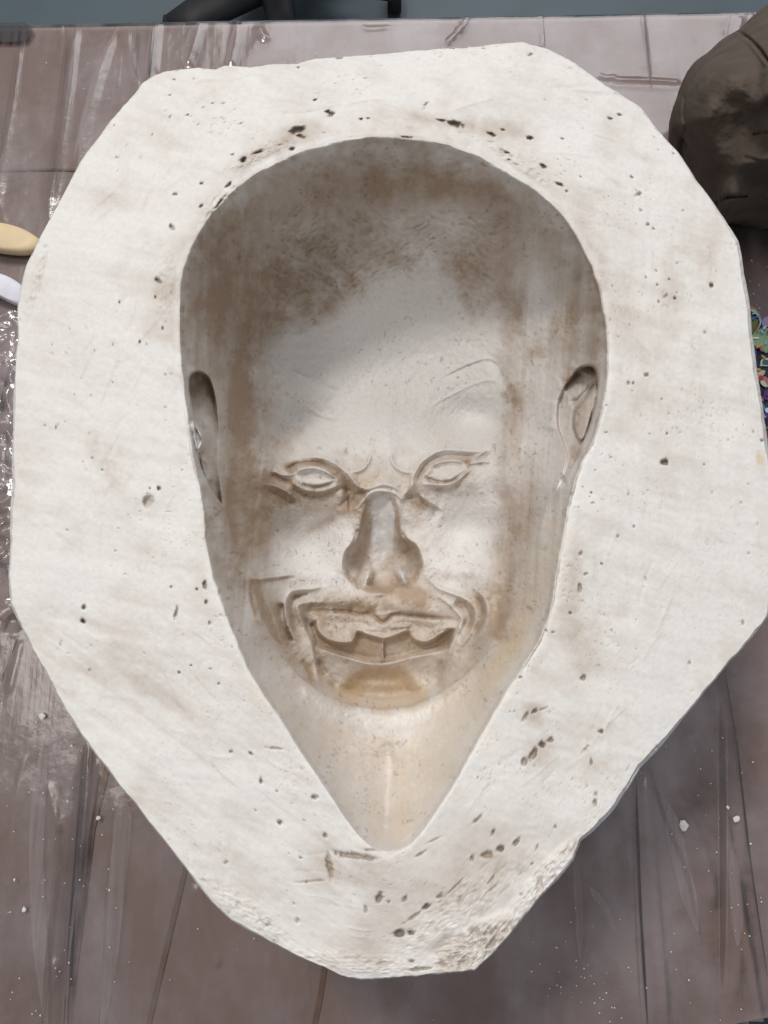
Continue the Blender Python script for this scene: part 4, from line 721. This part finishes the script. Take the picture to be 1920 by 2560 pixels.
# ------------------------------------------------------------------ dark clay head at the right
CLAY = simple('dark_clay', (.085, .066, .052), .95, 45, .22, .5, .0015, spec=.22)
K2 = lambda p: T(1640, 0, 3.686, p)
outl = K2([(1500,-150),(1200,-60),(1030,40),(900,140),(790,250),(740,285),(600,370),(480,480),(380,550),(300,640),(240,760),(200,880),(165,1020),(155,1150),(200,1215),(262,1290),(290,1335),(380,1470),(440,1570),(520,1680),(560,1780),(570,1870),(600,1960),(660,1990),(760,1950),(900,1915),(1040,1930),(1250,1990),(1600,1900),(1900,1600),(2000,1000),(1850,300)])
ccx, ccy = K2([(1100, 950)])[0]
P = catmull(outl, True, 5); NTc = 360; NRc = 90
a_ = np.unwrap(np.arctan2(P[:,1]-ccy, P[:,0]-ccx)); r_ = np.hypot(P[:,0]-ccx, P[:,1]-ccy)
if a_[-1] < a_[0]: a_, r_ = a_[::-1], r_[::-1]
tc_ = -np.pi+np.arange(NTc)*2*np.pi/NTc; o_ = np.argsort(np.concatenate([a_-2*np.pi, a_, a_+2*np.pi])); rc = np.interp(tc_, np.concatenate([a_-2*np.pi, a_, a_+2*np.pi])[o_], np.concatenate([r_, r_, r_])[o_])
rows = []
f_ = np.sin(np.linspace(0, 1, NRc+1)[1:]*np.pi/2)
Uc = ccx+np.outer(f_, rc*np.cos(tc_)); Vc = ccy+np.outer(f_, rc*np.sin(tc_))
Hc = .050+.085*np.sqrt(np.clip(1-f_**2, 0, 1))[:, None]+0*Uc
# facial forms pressed into the clay
def cb(p, rx, ry, rot, h):
    global Hc
    (x, y), = K2([p]); c, s = math.cos(R(rot)), math.sin(R(rot)); U = ((Uc-x)*c+(Vc-y)*s)/(rx*.234); Vv = (-(Uc-x)*s+(Vc-y)*c)/(ry*.234); Hc = Hc+h*np.exp(-(U*U+Vv*Vv))
cb((820,620),260,420,-35,.010); cb((560,700),260,300,0,.012); cb((930,750),110,260,-10,-.007); cb((1000,1000),220,160,-20,-.010); cb((1000,900),140,80,-45,.012)
cb((760,1250),300,220,10,-.012); cb((500,1150),180,360,-15,.010); cb((980,1480),240,60,-10,.008); cb((900,1650),300,150,0,-.015); cb((1250,900),300,500,0,.03)
Hc += fbm(Uc, Vc, 16, 301, 4)*.0012+fbm(Uc, Vc, 60, 302, 2)*.003
def cl_(pts, w, h):
    global Hc
    d, t = pdist(Uc, Vc, catmull(K2(pts))); Hc = Hc+h*np.exp(-(d/w)**2)
cl_([(740,280),(800,320),(860,360),(950,450),(1030,560),(1150,700)], 3.4, -.008); cl_([(720,300),(790,350),(850,390),(930,480),(1000,580)], 5, .003)
cl_([(250,760),(215,840),(205,890)], 2.5, -.004); cl_([(262,900),(250,1050),(275,1200),(290,1330)], 3, -.004); cl_([(570,1870),(640,1830),(720,1815),(830,1810)], 2.6, -.006); cl_([(262,1290),(250,1240)], 4, -.008)
cl_([(900,1240),(980,1225),(1100,1225)], 2.5, -.003); cl_([(820,1450),(900,1470),(980,1500)], 4, -.003)
topP = ray_hit(Uc, Vc, 0*Uc+Hc); ctr = ray_hit(np.array([ccx]), np.array([ccy]), np.array([Hc[0].mean()]))[0]
lastc = topP[-1]; cc2 = lastc[:, :2].mean(0); under = []
for k, (zf_, s_) in enumerate(((.044, .995), (.034, .97), (.022, .92), (.010, .86), (.0036, .82))):
    under.append(np.concatenate([cc2+(lastc[:, :2]-cc2)*s_, np.full((NTc, 1), zf_)], 1))
Vcl = np.concatenate([[ctr], topP.reshape(-1, 3), np.array(under).reshape(-1, 3)]); nn = NRc+5; jc = np.arange(NTc); jcn = (jc+1) % NTc
Fc = np.concatenate([np.stack([1+r*NTc+jc, 1+r*NTc+jcn, 1+(r+1)*NTc+jcn, 1+(r+1)*NTc+jc], 1) for r in range(nn-1)])
bmv = mesh_obj('clay_sculpture', Vcl, np.concatenate([Fc, np.stack([0*jc, 1+jc, 1+jcn, 1+jcn], 1)[:0]]), CLAY)
# cap in the middle
bm = bmesh.new(); bm.from_mesh(bmv.data); bm.verts.ensure_lookup_table()
for k in range(NTc): bm.faces.new((bm.verts[0], bm.verts[1+(k+1) % NTc], bm.verts[1+k]))
bmesh.ops.recalc_face_normals(bm, faces=bm.faces)
for f in bm.faces: f.smooth = True
bm.to_mesh(bmv.data); bm.free()
tag(bmv, 'dark grey-brown clay sculpture lying at the right behind the mould', 'sculpture')

# ------------------------------------------------------------------ modelling tools at the left
wood = simple('pale_wood', (.62, .47, .28), .5, 40, .10, .1); whitep = simple('chalky_white', (.62, .62, .66), .55, 60, .12, .25)
def paddle(name, outline, z0, th, mat, label, cat):
    P = catmull(outline, True, 5); W_ = np.array([ray_hit(np.array([u]), np.array([v]), z0+th)[0][:2] for u, v in P]); c = W_.mean(0); n = len(W_); V_, F_ = [], []
    prof = [(0.80, 0), (.95, .18), (1.0, .45), (.985, .75), (.93, .95), (.80, 1.0), (.4, 1.04), (.02, 1.06)]
    for s, h in prof:
        for q in W_: V_.append((c[0]+(q[0]-c[0])*s, c[1]+(q[1]-c[1])*s, z0+th*h))
    for r in range(len(prof)-1):
        for k in range(n): F_.append((r*n+k, r*n+(k+1) % n, (r+1)*n+(k+1) % n, (r+1)*n+k))
    o = mesh_obj(name, V_, F_, mat); tag(o, label, cat); return o
paddle('modelling_tool', [(-330,455),(-200,468),(-80,472),(0,478),(40,487),(68,501),(85,516),(78,534),(52,541),(10,539),(-60,528),(-180,510),(-330,490)], .0045, .011, wood, 'pale wooden modelling tool with pointed oval end at the left edge', 'tool')
paddle('modelling_tool', [(-300,520),(-150,552),(-60,572),(0,588),(34,604),(60,630),(52,654),(30,653),(-10,634),(-80,612),(-170,585),(-300,550)], .0045, .010, whitep, 'white rounded modelling tool tip just below the pale wooden one', 'tool')

# ------------------------------------------------------------------ patterned case at the right edge
case = thing('patterned_case', 'dark case printed with bright flowers and leaves beside the mould', 'case')
navy = simple('navy_cover', (.010, .011, .024), .3, 50, .3, .1)
cz = .03
def P2(p): return T(1820, 720, 4.81, p)
cpts = [tuple(ray_hit(np.array([u]), np.array([v]), cz)[0][:2]) for u, v in P2([(60,215),(300,215),(345,260),(480,420),(900,500),(1100,900),(1000,1800),(480,1990),(60,1950)])]
prism('cover', cpts, .0045, cz, navy, case, .003)
def flat(name, pts, col, dz, spline=True):
    q = catmull(P2(pts), True, 4) if spline else P2(pts); w = [tuple(ray_hit(np.array([u]), np.array([v]), cz+dz)[0][:2]) for u, v in q]
    col = tuple(c_*.62 for c_ in col)
    key = 'print_%02x%02x%02x' % tuple(int(c*255) for c in col); m = bpy.data.materials.get(key) or simple(key, col, .3, 60, .15, .05); m.name = key
    return prism(name, w, cz+dz-.0004, cz+dz, m, case)
L_ = [('petal', [(262,215),(330,240),(380,310),(405,400),(340,540),(300,560),(380,400),(330,310),(262,280)], (.42,.12,.06), .001),
 ('petal_outline', [(262,262),(320,262),(375,330),(400,420),(355,510),(385,420),(350,330),(290,282)], (.20,.55,.55), .0016),
 ('leaf', [(265,345),(340,360),(365,400),(335,480),(290,545),(262,500)], (.10,.13,.03), .0014),
 ('petal', [(405,400),(480,340),(520,420),(440,480)], (.28,.22,.42), .001),
 ('leaf', [(296,560),(340,520),(430,475),(520,520),(520,700),(470,780),(400,745),(320,690),(300,640)], (.24,.36,.22), .0012),
 ('stripe', [(300,592),(360,592),(370,608),(300,606)], (.65,.85,.75), .0020),
 ('frame_shape', [(410,852),(520,852),(520,930),(402,930)], (.62,.66,.40), .0012),
 ('frame_centre', [(428,868),(520,868),(520,914),(424,914)], (.04,.11,.20), .0018),
 ('petal', [(360,1000),(440,990),(440,1030),(395,1070),(365,1050)], (.55,.50,.38), .0013),
 ('petal', [(400,1075),(450,1065),(500,1110),(490,1180),(440,1140)], (.50,.20,.20), .0011),
 ('petal', [(390,1120),(430,1115),(480,1180),(450,1190),(405,1160)], (.62,.62,.50), .0017),
 ('flower_centre', [(355,1060),(400,1050),(430,1080),(390,1120),(360,1110)], (.45,.03,.04), .0020),
 ('berry', [(440,1240),(500,1230),(520,1300),(480,1350),(430,1320)], (.10,.03,.18), .0013),
 ('leaf', [(400,1380),(430,1400),(455,1440),(470,1380),(460,1450),(430,1460)], (.06,.25,.42), .0013),
 ('leaf', [(420,1500),(470,1500),(480,1560),(440,1580)], (.05,.05,.30), .0013),
 ('ring', [(445,1460),(480,1440),(500,1470),(485,1500),(455,1490)], (.70,.75,.80), .0016),
 ('petal', [(320,720),(345,760),(340,820),(320,810)], (.04,.07,.28), .0013),
 ('petal', [(450,1740),(490,1720),(500,1800),(460,1810)], (.30,.04,.08), .0013)]
for nme, p, c, dz in L_: flat(nme, p, c, dz)
rp = random.Random(5)
for k in range(46):
    y_ = rp.uniform(240, 1900); x_ = rp.uniform(270+max(0, (y_-560))*.14, 540); s_ = rp.uniform(4, 15); a0 = rp.uniform(0, 6.28); q = rp.uniform(1, 3.5)
    flat(rp.choice(['dot', 'petal', 'leaf']), [(x_+s_*q*math.cos(a0+t)*math.cos(a0)-s_*math.sin(a0+t)*math.sin(a0), y_+s_*q*math.cos(a0+t)*math.sin(a0)+s_*math.sin(a0+t)*math.cos(a0)) for t in (0, 1.05, 2.1, 3.14, 4.2, 5.25)], rp.choice([(.04,.10,.5),(.5,.08,.1),(.2,.5,.55),(.55,.5,.4),(.25,.05,.4),(.1,.35,.2),(.6,.3,.1)]), .0024+.00004*k)

# ------------------------------------------------------------------ plaster chips and crumbs on the sheet
chipm = simple('plaster_chip', (.70, .67, .64), .8, 200, .1)
def chip_obj(u, v, s, seed):
    r = random.Random(seed); c = ray_hit(np.array([u]), np.array([v]), .004)[0]; bm = bmesh.new(); bmesh.ops.create_icosphere(bm, subdivisions=1, radius=s)
    for q in bm.verts: q.co = Vector((q.co.x*r.uniform(.6, 1.3), q.co.y*r.uniform(.6, 1.3), q.co.z*r.uniform(.25, .5)))
    me = bpy.data.meshes.new('plaster_chip'); bm.to_mesh(me); bm.free(); me.materials.append(chipm); o = bpy.data.objects.new('plaster_chip', me); COL.objects.link(o); o.location = c
    return o
ch = [(Z8([(1292,248)])[0], .0040, 'largest angular plaster chip on the plastic sheet at the lower right'), (Z8([(1522,220)])[0], .0028, 'round white plaster chip near the right edge of the sheet'),
      (Z7([(180,880-1106)])[0], .0026, 'bright plaster chip left of the lower left edge of the mould'), (Z7([(425,215)])[0], .0018, 'small bright chip beside the dark fold at lower left'),
      (Z7([(103,612)])[0], .0020, 'small chip near the left border of the sheet at bottom left'), (Z8([(1485,170)])[0], .0014, 'tiny chip just above the round white chip at the right')]
for k, ((u, v), s, lb) in enumerate(ch): tag(chip_obj(u, v, s, k+3), lb, 'plaster chip', 'plaster chips on the plastic sheet')
bm = bmesh.new()
spots = [(random.uniform(0, 1659), random.uniform(60, 330)) for _ in range(50)] + [(random.gauss(130, 110), random.uniform(1500, 2212)) for _ in range(60)] + [(random.gauss(1540, 90), random.uniform(1600, 2212)) for _ in range(45)] + [(random.gauss(1250, 60), random.gauss(2120, 60)) for _ in range(40)] + [(random.uniform(0, 1659), random.uniform(1500, 2212)) for _ in range(25)] + [(random.uniform(1620, 1659), random.uniform(560, 660)) for _ in range(12)]
for u, v in spots:
    c = ray_hit(np.array([u]), np.array([v]), .0036)[0]; s = random.uniform(.0002, .00055)*(1.6 if random.random() < .08 else 1)
    r = bmesh.ops.create_icosphere(bm, subdivisions=1, radius=s)
    for q in r['verts']: q.co = Vector((q.co.x*random.uniform(.6, 1.6), q.co.y*random.uniform(.6, 1.6), q.co.z*.6))+Vector(c)
me = bpy.data.meshes.new('plaster_crumbs'); bm.to_mesh(me); bm.free(); me.materials.append(chipm); o = bpy.data.objects.new('plaster_crumbs', me); COL.objects.link(o)
tag(o, 'scatter of fine white plaster crumbs on the plastic sheet', 'crumbs', kind='stuff')
